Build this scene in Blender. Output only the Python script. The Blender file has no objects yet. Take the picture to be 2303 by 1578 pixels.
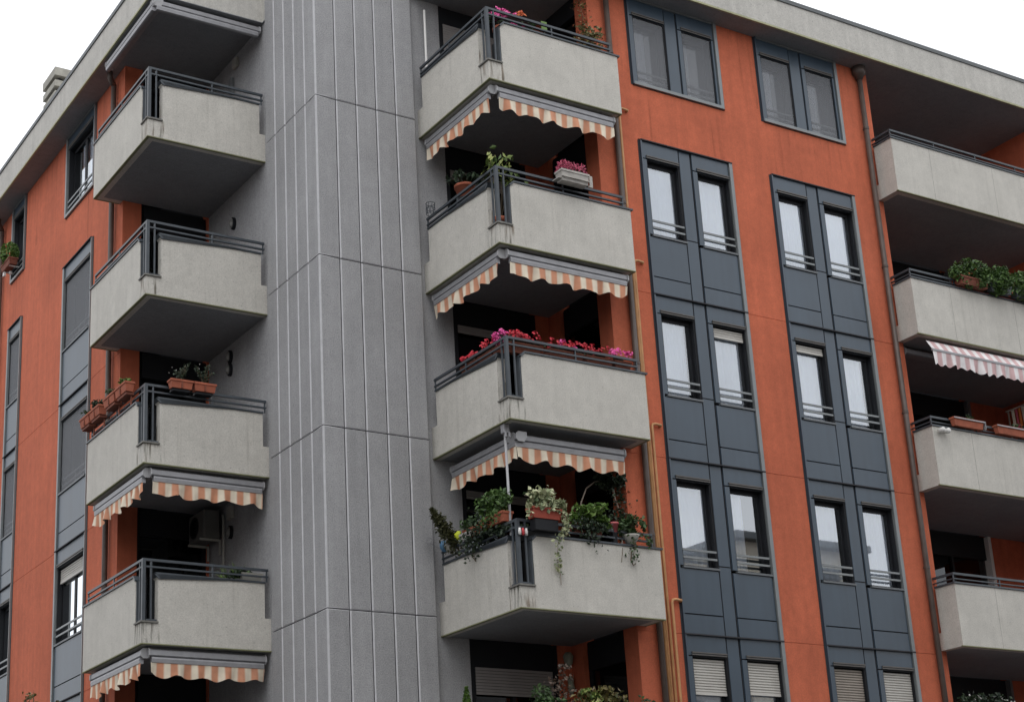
import bpy, bmesh, math, random
from mathutils import Vector, Matrix, Euler
R = random.Random(7)
sc = bpy.context.scene
COL = sc.collection
GZ = -16.1          # street level (eye level of the photographer is 1.6 m above it)

# ------------------------------------------------------------------ camera
cd = bpy.data.cameras.new('camera'); cam = bpy.data.objects.new('camera', cd); COL.objects.link(cam)
F = Vector((0.4949933, 0.81198951, 0.3092809)).normalized()
yaw, rol = 0.54735, -0.0440
rt0 = Vector((math.cos(math.atan2(F.x, F.y)), -math.sin(math.atan2(F.x, F.y)), 0)); up0 = rt0.cross(F)
rt = rt0 * math.cos(rol) + up0 * math.sin(rol); up = -rt0 * math.sin(rol) + up0 * math.cos(rol)
m = Matrix((rt, up, -F)).transposed().to_4x4(); m.translation = Vector((-11.679, -22.420, -14.477))
cam.matrix_world = m
cd.sensor_width = 36; cd.sensor_fit = 'HORIZONTAL'; cd.lens = 3714.8 / 2303 * 36
cd.shift_x = 186.7 / 2303; cd.shift_y = 191.25 / 2303
cd.clip_end = 2000; cd.clip_start = .1
sc.camera = cam

# ------------------------------------------------------------------ sky, sun, exposure
SUN_EL, SUN_AZ = math.radians(58), math.radians(-140)     # behind the photographer, veiled by cloud
w = bpy.data.worlds.new('World'); sc.world = w; w.use_nodes = True
nt = w.node_tree; nt.nodes.clear()
sky = nt.nodes.new('ShaderNodeTexSky'); sky.sky_type = 'NISHITA'; sky.sun_disc = False
sky.sun_elevation = SUN_EL; sky.sun_rotation = SUN_AZ % (2 * math.pi); sky.dust_density = 4; sky.air_density = 1.2
hsv = nt.nodes.new('ShaderNodeHueSaturation'); hsv.inputs['Saturation'].default_value = .12; hsv.inputs['Value'].default_value = .9
cloud = nt.nodes.new('ShaderNodeMix'); cloud.data_type = 'RGBA'; cloud.inputs[0].default_value = .8
cloud.inputs[7].default_value = (10.3, 10.5, 10.9, 1)     # closed cloud deck over the clear sky
bg = nt.nodes.new('ShaderNodeBackground'); bg.inputs['Strength'].default_value = .12
wo = nt.nodes.new('ShaderNodeOutputWorld')
tcw = nt.nodes.new('ShaderNodeTexCoord'); cn = nt.nodes.new('ShaderNodeTexNoise'); cn.inputs['Scale'].default_value = 5; cn.inputs['Detail'].default_value = 5
cr = nt.nodes.new('ShaderNodeMapRange'); cr.inputs[1].default_value = .3; cr.inputs[2].default_value = .7; cr.inputs[3].default_value = .80; cr.inputs[4].default_value = 1.26
cm = nt.nodes.new('ShaderNodeMix'); cm.data_type = 'RGBA'; cm.blend_type = 'MULTIPLY'; cm.inputs[0].default_value = 1
nt.links.new(tcw.outputs['Generated'], cn.inputs['Vector']); nt.links.new(cn.outputs['Fac'], cr.inputs[0]); nt.links.new(cloud.outputs[2], cm.inputs[6]); nt.links.new(cr.outputs[0], cm.inputs[7])
nt.links.new(sky.outputs[0], hsv.inputs['Color']); nt.links.new(hsv.outputs[0], cloud.inputs[6])
nt.links.new(cm.outputs[2], bg.inputs['Color']); nt.links.new(bg.outputs[0], wo.inputs['Surface'])
sd = bpy.data.lights.new('sun', 'SUN'); sd.energy = .5; sd.angle = math.radians(40); sd.color = (1, .97, .93)
sun = bpy.data.objects.new('sun', sd); COL.objects.link(sun)
sdir = Vector((math.sin(SUN_AZ) * math.cos(SUN_EL), math.cos(SUN_AZ) * math.cos(SUN_EL), math.sin(SUN_EL)))
sun.rotation_euler = sdir.to_track_quat('Z', 'Y').to_euler()
vs = sc.view_settings; vs.view_transform = 'Standard'; vs.look = 'None'; vs.gamma = 1; vs.exposure = .10; vs.use_curve_mapping = False
sc.cycles.max_bounces = 8; sc.cycles.transparent_max_bounces = 16

# ------------------------------------------------------------------ materials
MATS = {}
def nodes(name):
    mt = bpy.data.materials.new(name); mt.use_nodes = True
    n = mt.node_tree; return mt, n, n.nodes['Principled BSDF'], n.nodes['Material Output']
def mat(name, c, rough=.8, var=.12, scale=3.0, fine=0, finescale=120, bump=0, bumpscale=60, metal=0, streak=0, island=0, spec=None, patch=0):
    """principled surface: cloudy variation, fine grain, vertical streaks, per-island variation, bump"""
    mt, n, b, out = nodes(name); L = n.links; N = n.nodes
    tc = N.new('ShaderNodeTexCoord')
    geo = N.new('ShaderNodeNewGeometry')
    col = N.new('ShaderNodeRGB'); col.outputs[0].default_value = (*c, 1)
    cur = col.outputs[0]
    def mulnoise(cur, vec, sc_, amt, detail=4):
        nz = N.new('ShaderNodeTexNoise'); nz.inputs['Scale'].default_value = sc_; nz.inputs['Detail'].default_value = detail
        L.new(vec, nz.inputs['Vector'])
        mr = N.new('ShaderNodeMapRange'); mr.inputs[1].default_value = .3; mr.inputs[2].default_value = .7
        mr.inputs[3].default_value = 1 - amt; mr.inputs[4].default_value = 1 + amt
        L.new(nz.outputs['Fac'], mr.inputs[0])
        mx = N.new('ShaderNodeMix'); mx.data_type = 'RGBA'; mx.blend_type = 'MULTIPLY'; mx.inputs[0].default_value = 1
        L.new(cur, mx.inputs[6]); L.new(mr.outputs[0], mx.inputs[7]); return mx.outputs[2]
    pos = geo.outputs['Position']
    if var: cur = mulnoise(cur, pos, scale, var)
    if fine: cur = mulnoise(cur, pos, finescale, fine, 2)
    if patch: cur = mulnoise(cur, pos, 6.5, patch, 6)
    if streak:
        mp = N.new('ShaderNodeMapping'); mp.inputs['Scale'].default_value = (5, 5, .35); L.new(pos, mp.inputs[0])
        cur = mulnoise(cur, mp.outputs[0], 1.6, streak, 5)
    if island:
        mr = N.new('ShaderNodeMapRange'); mr.inputs[3].default_value = 1 - island; mr.inputs[4].default_value = 1 + island
        L.new(geo.outputs['Random Per Island'], mr.inputs[0])
        mx = N.new('ShaderNodeMix'); mx.data_type = 'RGBA'; mx.blend_type = 'MULTIPLY'; mx.inputs[0].default_value = 1
        L.new(cur, mx.inputs[6]); L.new(mr.outputs[0], mx.inputs[7]); cur = mx.outputs[2]
    L.new(cur, b.inputs['Base Color']); b.inputs['Roughness'].default_value = rough; b.inputs['Metallic'].default_value = metal
    if spec is not None: b.inputs['Specular IOR Level'].default_value = spec
    if bump:
        nz = N.new('ShaderNodeTexNoise'); nz.inputs['Scale'].default_value = bumpscale; nz.inputs['Detail'].default_value = 3; L.new(pos, nz.inputs['Vector'])
        bp = N.new('ShaderNodeBump'); bp.inputs['Strength'].default_value = bump; bp.inputs['Distance'].default_value = .01
        L.new(nz.outputs['Fac'], bp.inputs['Height']); L.new(bp.outputs[0], b.inputs['Normal'])
    MATS[name] = mt; return mt
def leafmat(name, c1, c2, c3=None):
    mt, n, b, out = nodes(name); L = n.links; N = n.nodes
    geo = N.new('ShaderNodeNewGeometry'); rp = N.new('ShaderNodeValToRGB')
    rp.color_ramp.elements[0].color = (*c1, 1); rp.color_ramp.elements[1].color = (*c2, 1)
    if c3:
        e = rp.color_ramp.elements.new(.55); e.color = (*c2, 1); rp.color_ramp.elements[2].color = (*c3, 1)
    L.new(geo.outputs['Random Per Island'], rp.inputs[0]); L.new(rp.outputs[0], b.inputs['Base Color'])
    b.inputs['Roughness'].default_value = .5; b.inputs['Subsurface Weight'].default_value = 0
    MATS[name] = mt; return mt
mat('stucco', (.52, .130, .064), .9, .11, .8, .11, 60, .5, 120, streak=.08, patch=.07)
mat('floortile', (.10, .085, .075), .7, .1, 6)
mat('plinth', (.30, .29, .28), .85, .12, 2, .08, 90, .3, 100)
mat('joint', (.56, .56, .58), .8, .08, 8)
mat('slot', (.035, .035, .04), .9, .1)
mat('panel', (.038, .062, .090), .36, .10, 1.2, .03, 150, streak=.08, spec=.72)
mat('frame', (.22, .235, .24), .42, .08, 4, metal=.25)
mat('dark', (.013, .014, .017), .55, .1, spec=.25)
mat('rail', (.055, .066, .078), .4, .15, 6)
mat('sill', (.13, .14, .15), .5, .1, 6)
mat('headtrim', (.10, .092, .085), .5, .1, 6)
mat('seam', (.30, .29, .27), .9, .3, 9)
mat('cap', (.17, .165, .15), .6, .25, 14)
mat('cassette', (.30, .30, .315), .45, .10, 9, metal=.2)
mat('endcap', (.38, .38, .39), .5, .06)
mat('roofmetal', (.10, .11, .115), .5, .1)
mat('downpipe', (.085, .062, .052), .5, .2, 5)
mat('gas', (.58, .30, .13), .55, .12, 6)
mat('terracotta', (.36, .105, .058), .85, .16, 8, .05, 90)
mat('terracotta_red', (.33, .055, .030), .6, .1, 8)
mat('terracotta_dark', (.20, .065, .04), .85, .18, 8)
mat('whitebox', (.42, .40, .37), .7, .15, 9)
mat('pinkpot', (.55, .13, .14), .6, .1)
mat('blackpot', (.02, .02, .022), .6, .1)
mat('soil', (.03, .022, .016), 1, .2)
mat('stem', (.12, .09, .055), .8, .2)
mat('palestem', (.33, .27, .22), .8, .2)
mat('white', (.75, .74, .72), .5, .05)
mat('lampglass', (.22, .22, .21), .3, .05)
mat('acwhite', (.42, .41, .37), .6, .08)
mat('acgrey', (.13, .128, .12), .6, .1)
mat('blind', (.56, .54, .50), .6, .06, 5)
mat('blindtan', (.33, .29, .25), .65, .08, 5)
mat('blinddim', (.30, .28, .27), .65, .08, 5)
mat('curtain', (.92, .95, 1.0), .9, .04, 3)
mat('blue', (.10, .22, .36), .5, .3, 12); mat('yellow', (.55, .62, .03), .5, .2, 12)
mat('asphalt', (.055, .055, .056), .9, .15, 2, .1, 60); mat('paving', (.22, .215, .20), .9, .12, 3)
mat('chimney', (.36, .35, .31), .9, .15, 6, .08, 60)
mat('redwhite', (.55, .05, .06), .6, .3, 60)
mat('figure', (.30, .32, .25), .8, .2, 12)
mat('clothpale', (.62, .56, .46), .9, .15, 20); mat('clothpink', (.55, .10, .14), .9, .15, 20); mat('clothorange', (.60, .20, .05), .9, .15, 20)
leafmat('leaf', (.018, .040, .012), (.06, .12, .03)); leafmat('leaf_dark', (.010, .022, .012), (.035, .06, .025))
leafmat('leaf_mid', (.025, .065, .014), (.10, .18, .04)); leafmat('leaf_bright', (.05, .12, .015), (.16, .26, .05)); leafmat('leaf_lemon', (.05, .10, .02), (.14, .20, .04), (.45, .48, .16))
leafmat('leaf_var', (.05, .10, .04), (.42, .46, .26), (.55, .56, .36)); leafmat('leaf_olive', (.05, .06, .012), (.20, .17, .05), (.14, .10, .06))
leafmat('leaf_dry', (.06, .04, .03), (.16, .11, .08)); leafmat('leaf_straw', (.25, .16, .07), (.40, .30, .14))
leafmat('cypress', (.030, .038, .012), (.075, .075, .028)); leafmat('leaf_autumn', (.05, .07, .015), (.20, .12, .03), (.26, .06, .03))
leafmat('flower_red', (.40, .010, .022), (.68, .03, .055)); leafmat('flower_magenta', (.62, .03, .22), (.80, .14, .42))
leafmat('flower_heather', (.34, .03, .08), (.50, .07, .14)); leafmat('flower_white', (.6, .58, .55), (.85, .83, .80)); leafmat('flower_orange', (.6, .10, .03), (.7, .2, .06))

def concrete(name, c, moss=0, grain=.11, gs=48, streak=.03, island=0):
    """render / exposed concrete: speckle, faint rain streaks, mossy stain along the drip edge of each slab (its own shape)"""
    mt = mat(name, c, .9, .06, 1.3, grain, gs, .35, 110, streak=streak, island=island, patch=.05)
    n = mt.node_tree; L = n.links; N = n.nodes; b = N['Principled BSDF']
    src = b.inputs['Base Color'].links[0].from_socket
    geo = N.new('ShaderNodeNewGeometry')
    # dark pits
    v = N.new('ShaderNodeTexNoise'); v.inputs['Scale'].default_value = 26; v.inputs['Detail'].default_value = 1; L.new(geo.outputs['Position'], v.inputs['Vector'])
    r = N.new('ShaderNodeValToRGB'); r.color_ramp.elements[0].position = .24; r.color_ramp.elements[0].color = (.72, .72, .72, 1)
    r.color_ramp.elements[1].position = .32; r.color_ramp.elements[1].color = (1, 1, 1, 1); L.new(v.outputs['Fac'], r.inputs[0])
    mx = N.new('ShaderNodeMix'); mx.data_type = 'RGBA'; mx.blend_type = 'MULTIPLY'; mx.inputs[0].default_value = 1
    L.new(src, mx.inputs[6]); L.new(r.outputs[0], mx.inputs[7]); cur = mx.outputs[2]
    if moss:
        at = N.new('ShaderNodeAttribute'); at.attribute_name = 'stain'
        nz = N.new('ShaderNodeTexNoise'); nz.inputs['Scale'].default_value = 7; nz.inputs['Detail'].default_value = 5; L.new(geo.outputs['Position'], nz.inputs['Vector'])
        mr = N.new('ShaderNodeMapRange'); mr.inputs[1].default_value = .35; mr.inputs[2].default_value = .65; L.new(nz.outputs['Fac'], mr.inputs[0])
        mu = N.new('ShaderNodeMath'); mu.operation = 'MULTIPLY'; L.new(at.outputs['Fac'], mu.inputs[0]); L.new(mr.outputs[0], mu.inputs[1])
        m2 = N.new('ShaderNodeMix'); m2.data_type = 'RGBA'; L.new(mu.outputs[0], m2.inputs[0]); L.new(cur, m2.inputs[6]); m2.inputs[7].default_value = (.12, .125, .06, 1)
        cur = m2.outputs[2]
    L.new(cur, b.inputs['Base Color']); return mt
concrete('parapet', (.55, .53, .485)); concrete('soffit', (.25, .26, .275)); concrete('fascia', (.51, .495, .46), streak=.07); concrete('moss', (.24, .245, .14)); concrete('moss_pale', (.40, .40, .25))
concrete('tower', (.335, .335, .343), grain=.20, gs=50, streak=.05, island=.045); concrete('stainwall', (.36, .33, .27))

def glassmat(name, fac, tint):
    mt, n, b, out = nodes(name); L = n.links; N = n.nodes; N.remove(b)
    tr = N.new('ShaderNodeBsdfTransparent'); tr.inputs[0].default_value = (*tint, 1)
    gl = N.new('ShaderNodeBsdfGlossy'); gl.inputs['Roughness'].default_value = .015; gl.inputs['Color'].default_value = (.92, .96, 1, 1)
    fr = N.new('ShaderNodeFresnel'); fr.inputs[0].default_value = 1.5
    ad = N.new('ShaderNodeMath'); ad.operation = 'ADD'; ad.inputs[1].default_value = fac; ad.use_clamp = True; L.new(fr.outputs[0], ad.inputs[0])
    mx = N.new('ShaderNodeMixShader'); L.new(ad.outputs[0], mx.inputs[0]); L.new(tr.outputs[0], mx.inputs[1]); L.new(gl.outputs[0], mx.inputs[2])
    L.new(mx.outputs[0], out.inputs[0]); MATS[name] = mt
glassmat('glass', .33, (.95, .975, 1)); glassmat('glassdark', .03, (.25, .28, .3))
def screenmat():
    mt, n, b, out = nodes('screen'); L = n.links; N = n.nodes
    b.inputs['Base Color'].default_value = (.26, .27, .29, 1); b.inputs['Roughness'].default_value = .8
    tr = N.new('ShaderNodeBsdfTransparent'); mx = N.new('ShaderNodeMixShader'); mx.inputs[0].default_value = .42
    L.new(tr.outputs[0], mx.inputs[1]); L.new(b.outputs[0], mx.inputs[2]); L.new(mx.outputs[0], out.inputs[0]); MATS['screen'] = mt
screenmat()
def stainmat(name='stain', sc_=(22, 22, 2.2), lo=.50, hi=.74, amax=.75, c1=(.07, .075, .05), c2=(.20, .12, .06)):
    # rain-washed dirt: streaks that hang down from the metal caps, see-through in between
    mt, n, b, out = nodes(name); L = n.links; N = n.nodes
    geo = N.new('ShaderNodeNewGeometry'); mp = N.new('ShaderNodeMapping'); mp.inputs['Scale'].default_value = sc_; L.new(geo.outputs['Position'], mp.inputs[0])
    nz = N.new('ShaderNodeTexNoise'); nz.inputs['Scale'].default_value = 1; nz.inputs['Detail'].default_value = 5; L.new(mp.outputs[0], nz.inputs['Vector'])
    mr = N.new('ShaderNodeMapRange'); mr.inputs[1].default_value = lo; mr.inputs[2].default_value = hi; mr.inputs[4].default_value = amax; L.new(nz.outputs['Fac'], mr.inputs[0])
    n2 = N.new('ShaderNodeTexNoise'); n2.inputs['Scale'].default_value = 3; L.new(geo.outputs['Position'], n2.inputs['Vector'])
    rp = N.new('ShaderNodeValToRGB'); rp.color_ramp.elements[0].color = (*c1, 1); rp.color_ramp.elements[1].color = (*c2, 1); rp.color_ramp.elements[0].position = .4; rp.color_ramp.elements[1].position = .65
    L.new(n2.outputs['Fac'], rp.inputs[0]); L.new(rp.outputs[0], b.inputs['Base Color']); b.inputs['Roughness'].default_value = .9
    tr = N.new('ShaderNodeBsdfTransparent'); mx = N.new('ShaderNodeMixShader'); L.new(mr.outputs[0], mx.inputs[0]); L.new(tr.outputs[0], mx.inputs[1]); L.new(b.outputs[0], mx.inputs[2]); L.new(mx.outputs[0], out.inputs[0]); MATS[name] = mt
stainmat(); stainmat('streaks', (13, 13, .55), .58, .84, .15, (.16, .16, .12), (.24, .21, .16)); stainmat('wallstreaks', (11, 11, .5), .55, .85, .36, (.20, .055, .03), (.26, .09, .05))
def stripemat(name, base, light, period, sharp=.5):
    mt, n, b, out = nodes(name); L = n.links; N = n.nodes
    tc = N.new('ShaderNodeTexCoord'); sp = N.new('ShaderNodeSeparateXYZ'); L.new(tc.outputs['Object'], sp.inputs[0])
    mu = N.new('ShaderNodeMath'); mu.operation = 'MULTIPLY'; mu.inputs[1].default_value = 2 * math.pi / period; L.new(sp.outputs[0], mu.inputs[0])
    sn = N.new('ShaderNodeMath'); sn.operation = 'SINE'; L.new(mu.outputs[0], sn.inputs[0])
    m3 = N.new('ShaderNodeMath'); m3.operation = 'MULTIPLY'; m3.inputs[1].default_value = 3; L.new(mu.outputs[0], m3.inputs[0])
    s3 = N.new('ShaderNodeMath'); s3.operation = 'SINE'; L.new(m3.outputs[0], s3.inputs[0])
    ad = N.new('ShaderNodeMath'); ad.operation = 'MULTIPLY_ADD'; ad.inputs[1].default_value = .28; L.new(s3.outputs[0], ad.inputs[0]); L.new(sn.outputs[0], ad.inputs[2])
    r = N.new('ShaderNodeValToRGB'); r.color_ramp.elements[0].position = .22; r.color_ramp.elements[0].color = (*base, 1)
    r.color_ramp.elements[1].position = .88; r.color_ramp.elements[1].color = (*light, 1)
    mr = N.new('ShaderNodeMapRange'); mr.inputs[1].default_value = -1; mr.inputs[2].default_value = 1; L.new(ad.outputs[0], mr.inputs[0]); L.new(mr.outputs[0], r.inputs[0])
    nz = N.new('ShaderNodeTexNoise'); nz.inputs['Scale'].default_value = 4; L.new(tc.outputs['Object'], nz.inputs['Vector'])
    m2 = N.new('ShaderNodeMapRange'); m2.inputs[1].default_value = .3; m2.inputs[2].default_value = .7; m2.inputs[3].default_value = .82; m2.inputs[4].default_value = 1.1; L.new(nz.outputs['Fac'], m2.inputs[0])
    mx = N.new('ShaderNodeMix'); mx.data_type = 'RGBA'; mx.blend_type = 'MULTIPLY'; mx.inputs[0].default_value = 1
    L.new(r.outputs[0], mx.inputs[6]); L.new(m2.outputs[0], mx.inputs[7]); L.new(mx.outputs[2], b.inputs['Base Color']); b.inputs['Roughness'].default_value = .9
    MATS[name] = mt
stripemat('stripes', (.62, .29, .175), (.78, .69, .55), .235); stripemat('stripes_pink', (.62, .42, .42), (.80, .77, .77), .25)

# ------------------------------------------------------------------ mesh helpers
class MB:
    """collects shapes; sw mirrors the right-hand facade onto the left-hand one (x and y swapped)"""
    def __init__(s, sw=False): s.v = []; s.f = []; s.m = []; s.sw = sw
    def add(s, vs, fs, m=0):
        o = len(s.v); s.v += [Vector(p) for p in vs]; s.f += [[o + i for i in f] for f in fs]; s.m += [m] * len(fs)
    def box(s, x0, x1, y0, y1, z0, z1, m=0):
        s.add([(x0, y0, z0), (x1, y0, z0), (x1, y1, z0), (x0, y1, z0), (x0, y0, z1), (x1, y0, z1), (x1, y1, z1), (x0, y1, z1)],
              [(0, 3, 2, 1), (4, 5, 6, 7), (0, 1, 5, 4), (1, 2, 6, 5), (2, 3, 7, 6), (3, 0, 4, 7)], m)
    def prism(s, poly, a, b, ax='z', m=0):
        n = len(poly)
        def P(p, t): return {'z': (p[0], p[1], t), 'y': (p[0], t, p[1]), 'x': (t, p[0], p[1])}[ax]
        s.add([P(p, a) for p in poly] + [P(p, b) for p in poly],
              [tuple(range(n)), tuple(range(2 * n - 1, n - 1, -1))] + [(i, i + n, (i + 1) % n + n, (i + 1) % n) for i in range(n)], m)
    def tube(s, pts, r, n=8, m=0):
        pts = [Vector(p) for p in pts]; rs = r if isinstance(r, (list, tuple)) else [r] * len(pts); vs = []; fs = []
        for i, p in enumerate(pts):
            d = (pts[min(i + 1, len(pts) - 1)] - pts[max(i - 1, 0)]).normalized()
            a = d.orthogonal().normalized() if i == 0 else (a - d * a.dot(d)).normalized()
            b = d.cross(a)
            vs += [p + (a * math.cos(2 * math.pi * k / n) + b * math.sin(2 * math.pi * k / n)) * rs[i] for k in range(n)]
        for i in range(len(pts) - 1):
            for k in range(n): fs.append((i * n + k, i * n + (k + 1) % n, (i + 1) * n + (k + 1) % n, (i + 1) * n + k))
        fs += [tuple(range(n - 1, -1, -1)), tuple(range((len(pts) - 1) * n, len(pts) * n))]
        s.add(vs, fs, m)
    def lathe(s, prof, c=(0, 0, 0), n=16, m=0, ax='z'):
        vs = []; fs = []; c = Vector(c)
        for r, h in prof:
            for k in range(n):
                x, y = r * math.cos(2 * math.pi * k / n), r * math.sin(2 * math.pi * k / n)
                vs.append(c + Vector({'z': (x, y, h), 'x': (h, x, y), 'y': (x, h, y)}[ax]))
        q = len(prof)
        for i in range(q - 1):
            for k in range(n): fs.append((i * n + k, i * n + (k + 1) % n, (i + 1) * n + (k + 1) % n, (i + 1) * n + k))
        fs += [tuple(range(n - 1, -1, -1)), tuple(range((q - 1) * n, q * n))]
        s.add(vs, fs, m)
    def leaf(s, c, size, nrm=None, ln=1.6, m=0, rng=R):
        d = Vector((rng.gauss(0, 1), rng.gauss(0, 1), rng.gauss(0, 1))).normalized() if nrm is None else Vector(nrm).normalized()
        a = d.orthogonal().normalized(); a.rotate(Matrix.Rotation(rng.random() * 6.28, 3, d)); b = d.cross(a)
        c = Vector(c); h = size * .5; l = size * ln * .5; fold = d * size * .18
        s.add([c - a * l, c + b * h - fold * 0 + fold, c + a * l, c - b * h + fold], [(0, 1, 2), (0, 2, 3)], m)
    def build(s, name, mats, parent=None, org=(0, 0, 0), smooth=False, bevel=0):
        org = Vector(org); vs = [(p.yxz if s.sw else p) - org for p in s.v]
        me = bpy.data.meshes.new(name); me.from_pydata(vs, [], s.f)
        for q in (mats if isinstance(mats, (list, tuple)) else [mats]): me.materials.append(MATS[q])
        for i, p in enumerate(me.polygons): p.material_index = s.m[i]; p.use_smooth = smooth
        bm = bmesh.new(); bm.from_mesh(me); bmesh.ops.recalc_face_normals(bm, faces=bm.faces); bm.to_mesh(me); bm.free()
        o = bpy.data.objects.new(name, me); COL.objects.link(o)
        place(o, org, parent)
        if bevel:
            md = o.modifiers.new('bevel', 'BEVEL'); md.width = bevel; md.segments = 1; md.limit_method = 'ANGLE'
        return o
WO = {}
def place(o, org, parent):
    WO[o] = Vector(org)
    if parent: o.parent = parent; o.location = Vector(org) - WO[parent]
    else: o.location = org
def empty(name, loc, rz=0, parent=None):
    o = bpy.data.objects.new(name, None); o.empty_display_size = .2; COL.objects.link(o); place(o, loc, parent); o.rotation_euler.z = rz; return o
def tag(o, label=None, cat=None, group=None, kind=None):
    if label: o['label'] = label
    if cat: o['category'] = cat
    if group: o['group'] = group
    if kind: o['kind'] = kind
    return o
def thing(name, label, cat, loc, rz=0, group=None): return tag(empty(name, loc, rz), label, cat, group)
def dup(o, parent=None, shift=None):
    c = o.copy(); COL.objects.link(c); c.parent = parent if parent else o.parent
    WO[c] = WO[o].copy()
    if shift: c.location = o.location + Vector(shift); WO[c] += Vector(shift)
    for ch in list(o.children): dup(ch, c)
    return c

# ------------------------------------------------------------------ dimensions (metres, z = 0 at the top joint of the grey tower)
H = 3.0; D = -1.71; B = -2.23; C0 = 2.12; C1 = 4.88; PX = 4.70; ZB = -.3; ZE = 2.60; ZF = 3.27; E = -2.18
XL = 11.74          # start of the far loggia on the right facade
# ------------------------------------------------------------------ ground
g = MB(); g.box(-150, 150, -150, 150, GZ - .3, GZ); tag(g.build('road', 'asphalt'), kind='structure')
g = MB(); g.prism([(-4.5, -4.5), (40, -4.5), (40, -1), (-1, -1), (-1, 40), (-4.5, 40)], GZ + .004, GZ + .13); tag(g.build('pavement', 'paving'), kind='structure')

# ------------------------------------------------------------------ the apartment building
BLD = thing('apartment_building', 'orange and grey apartment block with angled grey stair tower, pale balconies and wide concrete eaves', 'building', (3, 3, GZ))
LOW = GZ + .13
def fac_walls(sw):
    s = MB(sw); y1 = -1.36
    if not sw:
        piers = [(PX, 5.62), (7.80, 8.765), (10.905, XL)]; spans = [(5.62, 7.80), (8.765, 10.905)]; end = XL
    else:
        piers = [(PX, 6.30), (8.07, 10.845), (11.83, 30)]; spans = [(6.30, 8.07), (10.845, 11.83)]
    cuts_ = [LOW] + [-.37 - H * k for k in range(4, 0, -1)] + [ZE]
    for a, b in piers:
        s.box(a, b, D + .012, y1, LOW, ZE)
        for za, zb in zip(cuts_[:-1], cuts_[1:]): s.box(a, b, D, D + .012, za + (.004 if za > LOW else 0), zb - (.004 if zb < ZE else 0))
    for a, b in spans: s.box(a, b, D, y1, -.345, .74)
    o = s.build('wall', 'stucco', BLD, (4, D, 0) if not sw else (D, 4, 0))
    for a, b in spans: s = MB(sw); s.add([(a - .05, D - .001, -.3), (b + .05, D - .001, -.3), (b + .05, D - .001, .74), (a - .05, D - .001, .74)], [(0, 1, 2, 3)]); s.build('rain_streak', 'wallstreaks', o, WO[o])
    for a, b in piers[:3]: b = min(b, 13); s = MB(sw); s.add([(a + .06, D - .001, 1.0), (b - .06, D - .001, 1.0), (b - .06, D - .001, ZE - .01), (a + .06, D - .001, ZE - .01)], [(0, 1, 2, 3)]); s.build('rain_streak', 'wallstreaks', o, WO[o])
    # side wall of the corner loggia with its door opening, floor by floor
    s = MB(sw); de = -.20 if not sw else .03; s.box(PX + .002, 4.95, de, .12, LOW, ZE)
    s.box(PX + .002, 4.95, y1, y1 + .02, LOW, ZE)
    if not sw: s.box(4.41, PX, .12, .3, LOW, ZE)
    s.build('loggia_wall', 'stucco', BLD, (4, D, 0) if not sw else (D, 4, 0))
    for k in range(6):
        z0 = -.08 - H * k; t = MB(sw)
        t.box(4.85, 4.9, y1 + .02, de, z0, z0 + 2.78, 0); t.box(4.80, 4.85, y1 + .02, y1 + .09, z0, z0 + 2.78, 0); t.box(4.80, 4.85, de - .07, de, z0, z0 + 2.78, 0)
        t.box(4.76, 4.85, y1 + .09, de - .07, z0 + 2.3, z0 + 2.78, 0)
        d = t.build('balcony_door', 'dark', BLD, (PX, -1, z0) if not sw else (-1, PX, z0))
        t = MB(sw); t.box(4.835, 4.845, y1 + .09, de - .07, z0 + .05, z0 + 2.3); t.build('pane', 'glassdark', d, WO[d])
for sw in (False, True): fac_walls(sw)
# unseen dark core added so that no light leaks through the windows
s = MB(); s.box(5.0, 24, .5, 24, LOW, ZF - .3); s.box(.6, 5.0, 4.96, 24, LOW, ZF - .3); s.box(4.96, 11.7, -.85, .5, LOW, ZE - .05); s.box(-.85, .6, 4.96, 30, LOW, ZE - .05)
s.build('light_block_core', 'slot', BLD, (8, 8, 0))

# --- grey tower: panels 0.4 m wide with pale chamfered joints
s = MB(); TOP = 6.0; pw = .4; g_ = .014; ch = .019; dp = .022
s.box(.03, 2.0, .03, 2.0, LOW, TOP, 2)
zs = [LOW] + [-H * k for k in range(5, -3, -1) if -H * k > LOW + .1 and -H * k < TOP - .1] + [TOP]
for sw in (False, True):
    for i in range(5):
        x0 = i * pw + (g_ / 2 if i else 0); x1 = (i + 1) * pw - g_ / 2
        for z0, z1 in zip(zs[:-1], zs[1:]):
            z0 = z0 + .007; z1 = z1 - .007; yb = dp; cz = .012
            a = (x0 + (0.0 if i == 0 else 0)); ci = ch if i else .028
            P = [(x0, yb if i else 0.0, z0), (x1, yb, z0), (x1, yb, z1), (x0, yb if i else 0.0, z1), (x0 + ci, 0, z0 + cz), (x1 - ch, 0, z0 + cz), (x1 - ch, 0, z1 - cz), (x0 + ci, 0, z1 - cz)]
            if sw: P = [(p[1], p[0], p[2]) for p in P]
            s.add(P, [(4, 5, 6, 7)], 0); s.add(P, [(0, 1, 5, 4), (1, 2, 6, 5), (2, 3, 7, 6), (3, 0, 4, 7)], 1)
tow = s.build('tower', ['tower', 'joint', 'slot'], BLD, (1, 1, LOW))
# grey wall that runs on from the tower into the loggias
s = MB(); s.box(2.0, 2.66, .12, .3, LOW, ZE, 0); s.box(.05, .3, 2.0, 4.75, LOW, ZE, 0); s.build('grey_wall', 'tower', BLD, (2, 2, LOW))

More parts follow.
